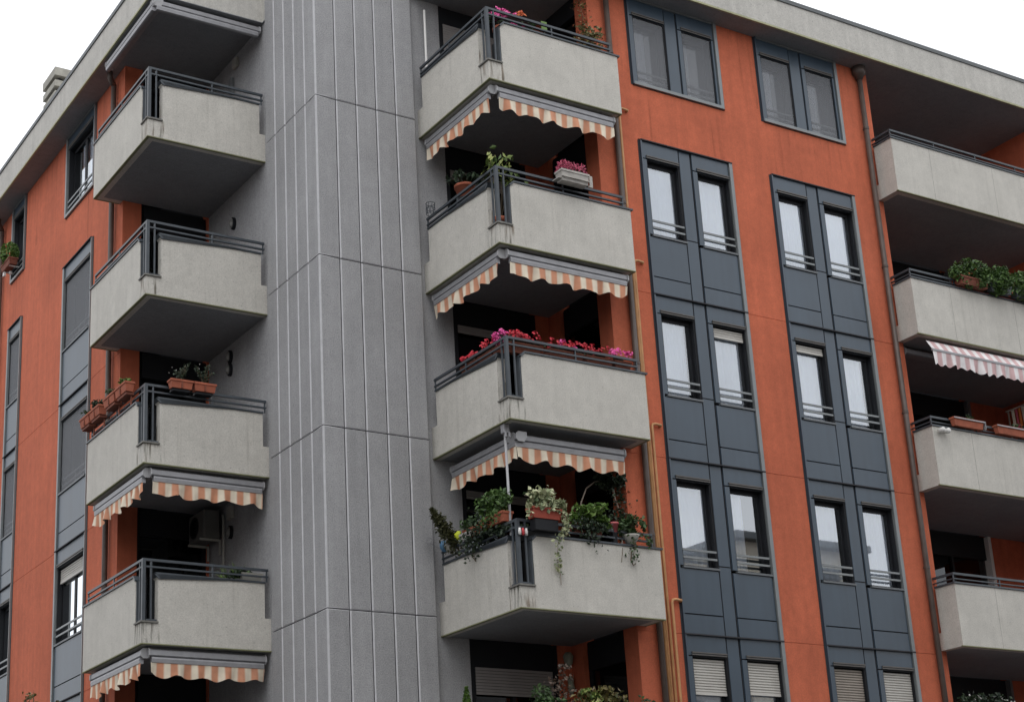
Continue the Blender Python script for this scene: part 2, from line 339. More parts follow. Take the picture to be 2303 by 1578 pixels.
# --- eaves slab and its metal edging, flat roof
poly = [(C0, E), (22, E), (22, 30), (E, 30), (E, C0), (-.0, C0), (-.0, 2.0), (2.0, 2.0), (2.0, 0), (C0, 0)]
poly = [(C0, E), (22, E), (22, 30), (E, 30), (E, C0), (.02, C0), (.02, 1.98), (1.98, 1.98), (1.98, .02), (C0, .02)]
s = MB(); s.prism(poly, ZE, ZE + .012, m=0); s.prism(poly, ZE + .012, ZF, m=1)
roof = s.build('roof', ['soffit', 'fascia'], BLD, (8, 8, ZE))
s = MB()
s.box(C0 - .02, 22, E - .025, E + .2, ZF + .002, ZF + .05); s.box(E - .025, E + .2, C0 - .02, 30, ZF + .002, ZF + .05)
s.box(C0 - .02, 22, E - .025, E - .004, ZF - .035, ZF + .002); s.box(E - .025, E - .004, C0 - .02, 30, ZF - .035, ZF + .002)
s.build('roof_edging', 'roofmetal', roof, WO[roof])
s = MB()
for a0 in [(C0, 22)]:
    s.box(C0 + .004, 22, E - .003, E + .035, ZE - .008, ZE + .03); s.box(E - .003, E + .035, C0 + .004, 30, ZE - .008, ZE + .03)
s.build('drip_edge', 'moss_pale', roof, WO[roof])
# chimney behind the left eave
ch_ = thing('chimney', 'concrete slatted chimney rising behind the left roof edge', 'chimney', (-1.25, 9.8, ZF))
s = MB(); s.box(-1.52, -.98, 9.5, 10.14, ZF, 4.30); s.build('shaft', 'chimney', ch_, (-1.25, 9.8, ZF))
for i in range(3):
    z = 4.38 + i * .265; s = MB(); s.box(-1.6 - .01 * i, -.9 + .01 * i, 9.42 - .01 * i, 10.24 + .01 * i, z, z + .15 + (.05 if i == 2 else 0))
    s.build('slat', 'chimney', ch_, (-1.25, 9.8, ZF))
s = MB()
s.box(-1.46, -1.04, 9.56, 10.08, 4.30, 4.95)  # added dark core, its colour stands in for shade between the slats
for x in (-1.50, -1.04):
    for y in (9.52, 10.06): s.box(x, x + .06, y, y + .06, 4.30, 4.95)
s.build('post', 'slot', ch_, (-1.25, 9.8, ZF))

# --- houses on the other side of the two streets, behind the photographer (they shade the lower storeys and show in the panes)
def opposite(label, x0, x1, y0, y1, h, m_, roofm, along):
    o = thing('street_house', label, 'building', ((x0 + x1) / 2, (y0 + y1) / 2, GZ)); P = ((x0 + x1) / 2, (y0 + y1) / 2, GZ)
    s = MB(); s.box(x0, x1, y0, y1, GZ, GZ + h); s.build('wall', m_, o, P)
    s = MB(); s.box(x0 - .5, x1 + .5, y0 - .5, y1 + .5, GZ + h, GZ + h + .3); s.build('roof', roofm, o, P)
    n = int(((x1 - x0) if along == 'x' else (y1 - y0)) / 3.4)
    for k in range(int(h / 3.1)):
        for i in range(n):
            z = GZ + 1.0 + 3.1 * k; s = MB()
            if along == 'x': c = x0 + (i + .5) * (x1 - x0) / n; s.box(c - .55, c + .55, y1 - .1, y1 + .02, z, z + 1.5)
            else: c = y0 + (i + .5) * (y1 - y0) / n; s.box(x1 - .1, x1 + .02, c - .55, c + .55, z, z + 1.5)
            s.build('window', 'dark', o, P)
opposite('plain beige house across the street, behind the viewpoint', -26, 4, -46, -34, 17.5, 'clothpale', 'terracotta', 'x')
opposite('plain grey house across the street, right of the beige one', 5, 34, -45, -33, 16.0, 'plinth', 'roofmetal', 'x')
opposite('narrow pale house across the street, far right of the grey one', 35.5, 42.4, -46, -33, 18.8, 'clothpale', 'roofmetal', 'x')
opposite('plain grey house across the side street', -48, -36, -22, 28, 16.5, 'plinth', 'terracotta', 'y')
# --- balconies
def balcony(sw):
    org = (3.5, -1, ZB) if not sw else (-1, 3.5, ZB)
    s = MB(sw)
    s.prism([(C0, ZB), (C1, ZB), (C1, .84), (2.47, .84), (2.40, .765), (2.40, .04), (C0, .04)], B, B + .15, 'y')
    s.prism([(B + .15, ZB), (.118, ZB), (.118, .25), (-.065, .25), (-.065, .84), (-2.02, .84), (-1.95, .765), (-1.95, .04), (B + .15, .04)], C0, C0 + .15, 'x')
    s.box(C1 - .15, C1, B + .15, D - .002, ZB, .84)
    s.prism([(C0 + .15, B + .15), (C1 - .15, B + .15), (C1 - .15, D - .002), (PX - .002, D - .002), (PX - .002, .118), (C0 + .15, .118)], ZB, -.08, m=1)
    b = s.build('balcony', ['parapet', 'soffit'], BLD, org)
    s = MB(sw); s.box(C0 + .152, PX - .004, B + .152, .116, -.079, -.07); s.build('floor_tiles', 'floortile', b, org)
    s = MB(sw); e = .004
    s.prism([(C0 - e, B - e), (C1 + e, B - e), (C1 + e, D - .006), (C1 - .03, D - .006), (C1 - .03, B + .05), (C0 + .05, B + .05), (C0 + .05, .116), (C0 - e, .116)], ZB - .005, ZB + .012)
    s.build('drip_edge', 'moss', b, org)
    s = MB(sw); s.prism([(C0 - .03, B - .03), (2.397, B - .03), (2.397, B + .19), (C0 + .19, B + .19), (C0 + .19, -1.953), (C0 - .03, -1.953)], .042, .068)
    s.build('cap', 'cap', b, org)
    s = MB(sw); q = .0015
    s.add([(C0, B - q, ZB + .02), (2.43, B - q, ZB + .02), (2.43, B - q, .042), (C0, B - q, .042)], [(0, 1, 2, 3)])
    s.add([(C0 - q, -1.92, ZB + .02), (C0 - q, B, ZB + .02), (C0 - q, B, .042), (C0 - q, -1.92, .042)], [(0, 1, 2, 3)])
    s.add([(2.40 - q, B, .07), (2.40 - q, B + .15, .07), (2.40 - q, B + .15, .40), (2.40 - q, B, .40)], [(0, 1, 2, 3)])
    s.add([(C0, -1.95 - q, .07), (C0 + .15, -1.95 - q, .07), (C0 + .15, -1.95 - q, .40), (C0, -1.95 - q, .40)], [(0, 1, 2, 3)])
    s.build('water_stain', 'stain', b, org)
    s = MB(sw); q = .0008
    s.add([(2.45, B - q, ZB + .02), (C1, B - q, ZB + .02), (C1, B - q, .84), (2.45, B - q, .84)], [(0, 1, 2, 3)]); s.add([(C0 - q, -.08, ZB + .02), (C0 - q, -1.93, ZB + .02), (C0 - q, -1.93, .83), (C0 - q, -.08, .83)], [(0, 1, 2, 3)])
    s.build('rain_streak', 'streaks', b, org)
    s = MB(sw)
    # coping strip with its bent end, mid rail, top rail
    s.prism([(2.475, .842), (4.925, .842), (4.925, .872), (2.46, .872), (2.372, .78), (2.398, .765)], B - .022, B + .17, 'y')
    s.prism([(-2.025, .842), (-.06, .842), (-.06, .872), (-2.01, .872), (-1.922, .78), (-1.948, .765)], C0 - .022, C0 + .17, 'x')
    s.box(2.374, 2.398, B + .012, B + .14, .07, .77)
    yf = B + .02; xf = C0 + .02
    for z0, z1 in ((1.058, 1.10), (.952, .980)):
        s.box(xf, 4.765, yf, yf + .035, z0, z1); s.box(xf, xf + .035, yf + .035, .02, z0, z1)
    s.box(xf - .008, xf + .047, yf - .008, yf + .047, .07, 1.056)
    s.box(2.285, 2.310, yf + .004, yf + .03, .07, 1.057); s.box(xf + .004, xf + .03, -2.075, -2.05, .07, 1.057)
    s.box(2.19, 2.375, yf + .01, yf + .028, .085, .11); s.box(xf + .01, xf + .028, -2.14, -1.96, .085, .11)
    for x in (3.49, 4.74): s.box(x, x + .022, yf + .006, yf + .028, .873, 1.057)
    for y in (-1.0, -.02): s.box(xf + .006, xf + .028, y, y + .022, .873, 1.057)
    s.build('railing', 'rail', b, org)
    return b
for sw in (False, True):
    b = balcony(sw)
    for k in range(1, 5): dup(b, shift=(0, 0, -H * k))
# far balconies (right facade)
def far_balcony():
    x0, x1 = 11.61, 16.95; org = (14, -1, ZB); s = MB()
    s.box(x0, x1, B, B + .15, ZB, .84)
    s.prism([(B + .15, ZB), (D - .002, ZB), (D - .002, .02), (D - .06, .02), (D - .06, .84), (B + .15, .84)], x0, x0 + .15, 'x')
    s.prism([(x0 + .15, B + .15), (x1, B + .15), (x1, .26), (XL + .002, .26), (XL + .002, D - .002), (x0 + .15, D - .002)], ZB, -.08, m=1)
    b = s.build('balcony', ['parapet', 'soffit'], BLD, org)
    s = MB(); s.box(x0 - .004, x1, B - .004, B + .04, ZB - .005, ZB + .012); s.build('drip_edge', 'moss', b, org)
    s = MB(); s.add([(x0, B - .0008, ZB + .02), (x1, B - .0008, ZB + .02), (x1, B - .0008, .84), (x0, B - .0008, .84)], [(0, 1, 2, 3)]); s.build('rain_streak', 'streaks', b, org)
    s = MB(); s.box(x0 - .02, x1, B - .022, B + .17, .842, .872); s.box(x0 - .02, x0 + .17, B + .17, D - .05, .842, .872)
    for z0, z1 in ((1.015, 1.055), (.930, .950)): s.box(x0 + .02, x1, B + .02, B + .055, z0, z1); s.box(x0 + .02, x0 + .055, B + .055, D - .004, z0, z1)
    for x in (x0 + .022, 12.85, 14.05, 15.25, 16.45): s.box(x, x + .022, B + .026, B + .048, .873, 1.015)
    s.build('railing', 'rail', b, org)
    for x in (12.66, 14.48, 15.9): s = MB(); s.box(x, x + .007, B - .0015, B + .01, ZB + .013, .84); s.build('seam', 'seam', b, org)
    return b
b = far_balcony()
for k in range(1, 5): dup(b, shift=(0, 0, -H * k))
# far loggia walls and doors
s = MB(); s.box(XL, 13.55, .26, .5, LOW, ZE); s.box(15.72, 16.8, .26, .5, LOW, ZE); s.box(16.8, 17.2, D, .5, LOW, ZE); s.box(17.2, 24, D, -1.3, LOW, ZE); s.box(XL - .3, XL, -1.36, .26, LOW, ZE)
s.build('wall', 'stucco', BLD, (14, 0, 0))
for k in range(5):
    z0 = -.08 - H * k; s = MB(); s.box(13.55, 15.72, .46, .5, z0, z0 + 2.78); s.box(13.55, 13.62, .30, .46, z0, z0 + 2.78); s.box(14.6, 14.66, .34, .42, z0, z0 + 2.3)
    s.box(13.62, 15.64, .33, .46, z0 + 2.3, z0 + 2.78)
    d = s.build('balcony_door', 'dark', BLD, (14.6, .4, z0))
    s = MB(); s.box(13.62, 14.6, .385, .395, z0 + .05, z0 + 2.3); s.box(14.66, 15.64, .385, .395, z0 + .05, z0 + 2.3); s.build('pane', 'glassdark', d, WO[d])
    s = MB(); s.box(15.64, 15.72, .22, .46, z0, z0 + 2.78); s.build('jamb', 'white' if k == 3 else 'frame', d, WO[d])
# corner-loggia windows on the back wall of the right stack, with roller shutters
drops = [.55, .25, .18, .16, .46, 1.0]
for k in range(6):
    z0 = -.08 - H * k; s = MB()
    s.box(2.66, 4.41, .28, .32, z0, z0 + 2.78); s.box(2.66, 2.75, .14, .28, z0, z0 + 2.78); s.box(4.32, 4.41, .14, .28, z0, z0 + 2.78); s.box(2.75, 4.32, .16, .28, z0 + 2.32, z0 + 2.78); s.box(3.5, 3.57, .2, .28, z0, z0 + 2.32)
    d = s.build('balcony_window', 'dark', BLD, (3.5, .2, z0))
    s = MB(); s.box(2.75, 3.5, .24, .25, z0 + .05, z0 + 2.32); s.box(3.57, 4.32, .24, .25, z0 + .05, z0 + 2.32); s.build('pane', 'glassdark', d, WO[d])
    s = MB(); z = z0 + 2.33; n = int(drops[k] / .05)
    for i in range(n): s.box(2.77, 4.30, .15 + (i % 2) * .0, .165, z - .05 * (i + 1) + .006, z - .05 * i)
    s.build('shutter', 'blinddim', d, WO[d])

# --- facade columns: metal cladding with windows
HEADZ, SILLZ, SEAMZ = -.355, -1.85, -2.66          # below each joint
ZJ = [-.37 - H * k for k in range(5)]
YW = D
def window(sw, x0, x1, z0, z1, two=False, blind=None, screen=False, curtain=1.0, seed=0, drape=False, blindmat='blind', dark=False):
    """one recessed window: reveal and frame > pane, curtain, blind, screen, rail, sill"""
    org = ((x0 + x1) / 2, D, z0) if not sw else (D, (x0 + x1) / 2, z0)
    y0 = D + .004; yf = D + (.105 if not screen else .20); yb = yf + .06; s = MB(sw); t = .012
    s.box(x0, x0 + t, y0, yf, z0, z1); s.box(x1 - t, x1, y0, yf, z0, z1); s.box(x0 + t, x1 - t, y0, yf, z1 - t, z1); s.box(x0 + t, x1 - t, y0 + .02, yf, z0, z0 + t)
    fw = .05
    s.box(x0, x0 + fw, yf, yb, z0, z1); s.box(x1 - fw, x1, yf, yb, z0, z1); s.box(x0 + fw, x1 - fw, yf, yb, z0, z0 + fw); s.box(x0 + fw, x1 - fw, yf, yb, z1 - .08, z1)
    if two: xm = (x0 + x1) / 2; s.box(xm - .055, xm + .055, yf + .005, yb, z0 + fw, z1 - .08)
    s.box(x0 - .05, x1 + .05, D + .80, D + .84, z0 - .05, z1 + .05); s.box(x0 - .05, x0 - .01, yb + .002, D + .80, z0 - .05, z1 + .05); s.box(x1 + .01, x1 + .05, yb + .002, D + .80, z0 - .05, z1 + .05)
    wn = s.build('window', 'dark', BLD, org)
    s = MB(sw)
    for a, b in ([(x0 + fw, x1 - fw)] if not two else [(x0 + fw, xm - .055), (xm + .055, x1 - fw)]): s.add([(a, yf + .018, z0 + fw), (b, yf + .018, z0 + fw), (b, yf + .018, z1 - .08), (a, yf + .018, z1 - .08)], [(0, 1, 2, 3)])
    s.build('pane', 'glassdark' if dark else 'glass', wn, org)
    if curtain:
        rg = random.Random(seed * 31 + 5); s = MB(sw); n = 64; wd = (x1 - x0 - 2 * t) * abs(curtain); xa = x0 + t if curtain > 0 else x1 - t - wd; vs = []; fs = []
        ph = rg.random() * 6; a2 = rg.choice((.012, .03, .045, .055)) if not drape else .06; fq = rg.uniform(7, 13) if not drape else 14
        for i in range(n + 1):
            u = i / n; yy = yb + .0 + a2 * (1 - abs(math.sin(u * fq + ph + .8 * math.sin(u * 5 + ph)))) ** 1.0 + .004 * math.sin(u * 71 + ph * 2)
            for z in (z0 + .03, z1 - .03): vs.append((xa + wd * u, yy, z))
        for i in range(n): fs.append((2 * i, 2 * i + 2, 2 * i + 3, 2 * i + 1))
        s.add(vs, fs); s.build('curtain', 'curtain', wn, org, smooth=True)
    if blind:
        s = MB(sw); n = max(1, int(blind / .045)); zt = z1 - .03
        for i in range(n):
            za, zb = zt - .045 * (i + 1), zt - .045 * i
            s.prism([(D + .075, za + .003), (D + .058, za + .012), (D + .058, zb - .006), (D + .075, zb), (D + .085, zb), (D + .085, za + .003)], x0 + t + .004, x1 - t - .004, 'x')
        s.box(x0 + t + .004, x1 - t - .004, D + .054, D + .09, zt - .045 * n - .05, zt - .045 * n)
        s.build('blind', blindmat, wn, org)
    if screen:
        s = MB(sw); s.box(x0 + t, x1 - t, D + .02, D + .022, z0 + .03, z1 - .02); s.build('screen', 'screen', wn, org)
    s = MB(sw)
    yr = D - .012 if not screen else D + .04
    for z in (z0 + .285, z0 + .155): s.box(x0 + .002, x1 - .002, yr, yr + .025, z - .018, z + .018)
    if two: s.box(xm - .012, xm + .012, yr + .002, yr + .023, z0 + .01, z0 + .267)
    s.build('rail', 'frame', wn, org)
    s = MB(sw); s.box(x0 - .03, x1 + .02, D - .04, D + .02, z0 - .035, z0); s.build('sill', 'sill', wn, org)
    s = MB(sw)
    for q in (0, 1): s.box(x0 - .02, x1 - .002, D - .03 - .008 * q, D - .016, z1 + .012 + .032 * q, z1 + .034 + .032 * q)
    s.build('head_trim', 'headtrim', wn, org)
    return wn
def cladding(sw, xa, xb, bays, mull, top, zlist, upper=False):
    """metal panels of one window column; bays = (x0, x1, opening0, opening1)"""
    org = ((xa + xb) / 2, D, top) if not sw else (D, (xa + xb) / 2, top); s = MB(sw); g = .011
    def plate(x0, x1, z0, z1, y=D - .015):
        s.box(x0 + g, x1 - g, y, D + .012, z0 + g, z1 - g, 0); s.box(x0, x1, D + .012, D + .05, z0, z1, 1)
    for j, h, si, sm, bt in zlist:
        for x0, x1, o0, o1 in bays:
            plate(x0, x1, h, j)
            if o0 - x0 > .03: plate(x0, o0, si, h)
            if x1 - o1 > .03: plate(o1, x1, si, h)
            if sm is not None: plate(x0, x1, sm, si - .035); plate(x0, x1, bt, sm)
            elif bt < si - .05: plate(x0, x1, bt, si - .035)
        for x0, x1 in mull:
            if sm is not None: plate(x0 + .016, x1 - .016, si + .05, j, D + .0); plate(x0 + .016, x1 - .016, bt, si + .05, D + .0)
            else: plate(x0 + .012, x1 - .012, bt, j, D + 0)
    p = s.build('cladding_panel', ['panel', 'slot'], BLD, org)
    z0 = zlist[-1][4]; s = MB(sw)
    s.box(xa, xa + .03, D - .045, D + .03, z0, top); s.build('edge_frame', 'panel' if not sw else 'frame', p, org); s = MB(sw); s.box(xb - .075, xb, D - .045, D + .03, z0, top); s.box(xa + .03, xb - .075, D - .035, D + .03, top - .03, top) if upper else None
    if upper: s.box(xa + .03, xb - .075, D - .045, D + .03, z0, z0 + .06)
    s.build('edge_frame', 'frame', p, org)
    s = MB(sw)
    if not upper:
        for j, *_ in zlist: s = MB(sw); s.box(xa + .002, xb + .0, D - .055, D - .0, j - .014, j + .008); s.build('ledge', 'slot', p, org)
    for q0, q1 in ((xa - .034, xa - .001), (xb + .001, xb + .018)):
        s = MB(sw); s.box(q0, q1, D - .004, D + .03, z0, top); s.build('joint_strip', 'slot', p, org)
    return p
zl = [(j, j + HEADZ, j + SILLZ, j + SEAMZ, j - H) for j in ZJ]; zl[-1] = zl[-1][:4] + (LOW,)
zu = [(2.595, 2.22, .80, None, .755)]
sd_ = 0
for ci, dx in enumerate((0, 3.12)):
    bays = [(5.67 + dx, 6.52 + dx, 5.78 + dx, 6.51 + dx), (6.82 + dx, 7.705 + dx, 6.945 + dx, 7.69 + dx)]
    cladding(False, 5.64 + dx, 7.785 + dx, bays, [(6.52 + dx, 6.82 + dx)], ZJ[0], zl)
    bu = [(5.64 + dx, 6.49 + dx, 5.74 + dx, 6.475 + dx), (6.79 + dx, 7.68 + dx, 6.90 + dx, 7.61 + dx)]
    cladding(False, 5.61 + dx, 7.755 + dx, bu, [(6.49 + dx, 6.79 + dx)], 2.595, zu, True)
    for bi, (x0, x1, o0, o1) in enumerate(bu): window(False, o0, o1, .80, 2.22, screen=True, curtain=[.62, .45, .6, .72][ci * 2 + bi], seed=90 + ci * 2 + bi)
    for k, (j, h, si, sm, bt) in enumerate(zl):
        for bi, (x0, x1, o0, o1) in enumerate(bays):
            sd_ += 1; bl = None; bm_ = 'blind'; cu = 1.0; dr = False
            key = (ci, bi, k)
            if key == (0, 1, 1): bl = .16
            if key == (1, 0, 1): bl = .10
            if key == (0, 0, 3): bl = .56
            if key == (0, 1, 3): bl = .50
            if key == (1, 0, 3): bl = 1.42; bm_ = 'blindtan'
            if key == (1, 1, 3): bl = 1.42
            if k == 4: bl = (.5, .9, 1.2, .3)[ci * 2 + bi]
            if k == 2: dr = True
            if key == (0, 1, 2): cu = .55
            if key in ((1, 1, 1), (0, 0, 1)): cu = .86
            if key == (1, 0, 2): cu = .9
            window(False, o0, o1, si, h, blind=bl, blindmat=bm_, curtain=cu, drape=dr, seed=sd_)
# left facade: a wide column near the corner and a narrow one farther along
for ci, (xa, xb, o0, o1) in enumerate(((6.32, 8.05, 6.46, 7.95), (10.865, 11.81, 10.94, 11.73))):
    cladding(True, xa, xb, [(xa + .03, xb - .08, o0, o1)], [], ZJ[0], zl)
    cladding(True, xa - .02, xb, [(xa + .01, xb - .08, o0, o1)], [], 2.595, [(2.595, 2.30, .80, None, .755)], True)
    window(True, o0, o1, .80, 2.30, two=ci == 0, curtain=.72 if ci == 0 else .5, seed=200 + ci, dark=ci == 1)
    for k, (j, h, si, sm, bt) in enumerate(zl):
        scr = k in (0, 1); window(True, o0, o1, si, h, two=ci == 0, screen=scr and True, blind=(.26 if k == 2 and ci == 0 else .3 if k == 4 else None), curtain=.62 if scr else .9, seed=210 + ci * 10 + k, drape=scr, dark=ci == 1 and k > 1)

# ------------------------------------------------------------------ pipes
def downpipe(label, x, y, sw, hopper):
    o = thing('downpipe', label, 'drainpipe', (x, y, LOW), group='brown downpipes on the facades'); P = (x, y, LOW)
    s = MB(); s.tube([(x, y, LOW), (x, y, 2.35 if hopper else ZE - .25)], .052, 12)
    s.build('pipe', 'downpipe', o, P, smooth=True)
    s = MB()
    if hopper: s.lathe([(.05, 2.30), (.11, 2.42), (.14, 2.44), (.14, 2.595)], (x, y, 0), 12)
    else: s.tube([(x, y, ZE - .26), (x + (-.05 if not sw else -.1), y + (-.1 if not sw else -.05), ZE - .12), (x + (-.05 if not sw else -.1), y + (-.1 if not sw else -.05), ZE - .004)], .056, 12)
    s.build('hopper', 'downpipe', o, P, smooth=True)
    s = MB()
    for k in range(5):
        z = 1.2 - H * k
        s.lathe([(.06, z), (.06, z + .05)], (x, y, 0), 12)
        if not sw: s.box(x - .015, x + .015, y, D - .001, z + .01, z + .04)
        else: s.box(x, D - .001, y - .015, y + .015, z + .01, z + .04)
    s.build('bracket', 'downpipe', o, P)
downpipe('brown downpipe beside the planted right balcony stack, next to thin ochre gas pipes', 5.09, -1.79, False, False)
downpipe('brown downpipe at the edge of the far right recessed balconies', 11.45, -1.79, False, True)
downpipe('brown downpipe between the left balcony stack and the wide left windows', -1.79, 5.10, True, False)
downpipe('brown downpipe at the extreme left edge of the orange facade', -1.79, 12.45, True, False)
for i, (x, zt, pl) in enumerate(((5.205, .14, 'topmost'), (5.25, -2.83, 'second balcony'), (5.325, -5.82, 'third balcony'), (5.42, -8.83, 'fourth, lowest balcony'))):
    lab = ['thin ochre gas pipe ending beside the topmost right-hand corner balcony', 'thin ochre gas pipe with its bent end beside the balcony with the white flower box',
           'thin ochre gas pipe with its bent end beside the red cyclamen balcony', 'short ochre gas pipe with its bent end beside the balcony with trailing ivy'][i]
    o = thing('gas_pipe', lab, 'pipe', (x, D - .05, LOW), group='ochre gas pipes climbing the orange wall')
    s = MB(); s.tube([(x, D - .05, LOW), (x, D - .05, zt - .05), (x + .02, D - .05, zt), (x + .08, D - .05, zt + .012), (x + .20 - .0, D - .05, zt), ], .024, 8)
    s.tube([(x + .195, D - .05, zt), (x + .20, D + .002, zt)], .027, 8)
    s.build('riser', 'gas', o, (x, D - .05, LOW), smooth=True)
    s = MB()
    for z in range(int(LOW) + 1, int(zt), 3): s.box(x - .012, x + .012, D - .05, D - .001, z, z + .03)
    s.build('clip', 'gas', o, (x, D - .05, LOW))

# ------------------------------------------------------------------ awnings
def awning(label, loc, L, side, valance=True, seed=0, pink=False, dim=1.0):
    """local x runs along the cassette, local -y is the street side, z = 0 its top"""
    o = thing('awning', label, 'awning', loc, -math.pi / 2 if side else 0, 'rolled awnings under the balconies'); rg = random.Random(seed)
    def put(s, name, mt, sm=False):
        s.v = [Vector((v.x, v.y, v.z * 1.2)) for v in s.v]; c = s.build(name, mt, None, (0, 0, 0), sm); c.parent = o; return c
    bk = .5 if pink else 0
    s = MB()
    s.prism([(.10, 0), (-.05, 0), (-.085, -.02), (-.09, -.085), (-.06, -.10), (.10, -.10)], 0, L, 'x'); s.v = [v + Vector((0, bk, 0)) for v in s.v]
    put(s, 'cassette', 'cassette')
    s = MB(); s.prism([(-.03, -.105), (-.095, -.112), (-.105, -.135), (-.10, -.185), (-.07, -.195), (-.03, -.19)], .03, L - .03, 'x')
    if not pink: put(s, 'front_bar', 'cassette')
    for x in (0, L):
        s = MB(); x0 = x - .022 if x == 0 else x; s.prism([(.10, .012), (-.06, .012), (-.10, -.02), (-.105, -.09), (-.06, -.125), (.05, -.125), (.10, -.06)], x0, x0 + .022, 'x'); s.v = [v + Vector((0, bk, 0)) for v in s.v]; put(s, 'end_cap', 'endcap')
    if pink:
        s = MB(); n = 60
        def yz(u): return
        vs = []; fs = []
        for i in range(n + 1):
            x = .03 + (L - .06) * i / n; vs += [(x, -.07, -.02), (x, -.20, -.205)]
        for i in range(n): fs.append((2 * i, 2 * i + 2, 2 * i + 3, 2 * i + 1))
        s.add(vs, fs); put(s, 'canopy', 'stripes_pink')
        s = MB(); s.box(.0, L, -.225, -.195, -.235, -.2); put(s, 'lead_bar', 'cassette')
    if valance:
        s = MB(); n = int(L / .02); vs = []; fs = []; per = .45; ph = rg.random() * 3; yb = -.085 if not pink else -.21; zt = -.187 if not pink else -.235; hh = .185 if not pink else .22
        ph2 = rg.random() * 6; amp = [rg.uniform(.75, 1.25) for _ in range(9)]; am2 = [rg.uniform(.3, 1.6) for _ in range(40)]
        for i in range(n + 1):
            x = .015 + (L - .03) * i / n; zb = zt - hh - (.022 * amp[int(x / per) % 9] * math.cos(2 * math.pi * x / per + ph) if not pink else .02 * math.cos(2 * math.pi * x / .22)) + .008 * math.sin(5 * x + ph2)
            if not pink:   # ends curl up a little
                e_ = min(i, n - i) * .02; zb += .035 * max(0, 1 - e_ / .10) * (1 if seed % 2 else -.2)
            q_ = x / .16; w_ = q_ - int(q_); mm = am2[int(q_) % 40] * (1 - w_) + am2[(int(q_) + 1) % 40] * w_; rip = .016 * math.sin(2 * math.pi * x / per + ph * 2) + .020 * mm * math.sin(23 * x + ph2)
            for t in (0, .35, .7, 1): vs.append((x, yb + rip * t * 1.3 - .004 * (1 - t), zt + (zb - zt) * t))
        for i in range(n):
            for t in range(3): a = i * 4 + t; fs.append((a, a + 4, a + 5, a + 1))
        s.add(vs, fs); c = put(s, 'valance', 'stripes' if not pink else 'stripes_pink', True)
    return o
nm = {0: 'topmost', 1: 'second', 2: 'third', 3: 'fourth'}
# right stack: under balconies 1, 2, 3
lbR = ['under the uppermost right-hand corner balcony, above the white flower box', 'under the right-hand flower-box balcony, above the red cyclamens', 'under the right-hand cyclamen balcony, above the trailing ivy']
for k in range(3):
    z = ZB - H * k - (.05 if k < 2 else .14); yo = 0 if k < 2 else .16
    awning('wide striped awning ' + lbR[k], (2.31 + .02 * k, B + .15 + yo, z), (4.74 if k < 2 else 4.50) - 2.31 - .02 * k, False, seed=k * 2 + 1)
    awning('short tower-side striped awning ' + lbR[k], (C0 + .15 + yo, -.02 - yo * .4, z), 2.07 - yo * .4 - .02 * k, True, seed=k * 2 + 2)
# left stack: bare cassettes under the eaves, striped ones under balconies 3 and 4
awning('bare grey rolled-up awning under the eaves, next to the tower', (-2.10, C0 + .13, ZE - .06), 2.08, False, False)
awning('bare grey rolled-up awning under the eaves, on the receding left side', (E + .14, 4.62, ZE - .06), 2.44, True, False)
lbL = ['under the left-hand balcony with terracotta troughs', 'under the lowest left-hand balcony in view']
for k, q in ((2, 0), (3, 1)):
    z = ZB - H * k - .06
    awning('striped front awning beside the tower ' + lbL[q], (-2.06, C0 + .14, z), 2.02, False, seed=20 + k)
    awning('side striped awning ' + lbL[q], (B + .14, 4.60, z), 2.34, True, seed=31 + k)
awning('pink and white striped awning slightly let out under a far right balcony', (11.83, B + .14, -3.36), 4.9, False, True, 5, True)

# ------------------------------------------------------------------ fittings in the loggias
for i, (y, z, lab) in enumerate(((3.50, -.94, 'oval wall lamp on the grey wall above the second left balcony'), (3.68, -3.55, 'upper of two oval wall lamps above the terracotta troughs'), (3.69, -3.80, 'lower of two oval wall lamps above the terracotta troughs'), (3.70, -6.87, 'oval wall lamp beside the air conditioner'))):
    o = thing('wall_lamp', lab, 'lamp', (.05, y, z), group='oval lamps on the grey loggia wall')
    s = MB(); s.lathe([(.10, 0), (.10, -.05), (.085, -.06)], (0, 0, 0), 16, ax='x'); ob = s.build('rim', 'dark', None); ob.parent = o; ob.scale = (1, .8, 1.25)
    s = MB(); s.lathe([(.08, -.055), (.072, -.085), (.04, -.105), (.01, -.11)], (0, 0, 0), 16, ax='x'); ob = s.build('lamp_glass', 'lampglass', None, smooth=True); ob.parent = o; ob.scale = (1, .8, 1.25)
def cabox(label, y, z, sy, sz, m_='acwhite'):
    o = thing('junction_box', label, 'box', (.05, y, z)); s = MB(); s.box(-.07, 0, -sy, sy, -sz, sz); a = s.build('housing', m_, None, bevel=.012); a.parent = o
    s = MB(); s.box(-.078, -.0705, -sy * .8, sy * .8, -sz * .8, sz * .8); a = s.build('cover', m_, None); a.parent = o
cabox('small square junction box high on the grey wall under the eaves', 3.33, 2.38, .09, .10)
cabox('narrow dark grey box on the grey wall above the uppermost left balcony', 3.52, 1.98, .06, .17, 'frame')
cabox('square junction box above the lamp beside the air conditioner', 3.67, -6.52, .10, .12)
o = thing('air_conditioner', 'boxy outdoor air conditioner unit on brackets in the dark left balcony', 'air conditioner', (.05, 4.3, -6.95))
P = (.05, 4.3, -6.95); s = MB(); s.box(-.36, -.05, 3.98, 4.68, -6.92, -6.40); s.build('housing', 'acgrey', o, P, bevel=.02)
s = MB(); s.lathe([(.20, -.362), (.20, -.366)], (0, 4.42, -6.66), 20, ax='x')
for r in (.06, .11, .16): s.lathe([(r, -.367), (r, -.372), (r - .012, -.372), (r - .012, -.367)], (0, 4.42, -6.66), 20, ax='x')
s.build('fan_grille', 'dark', o, P)
s = MB()
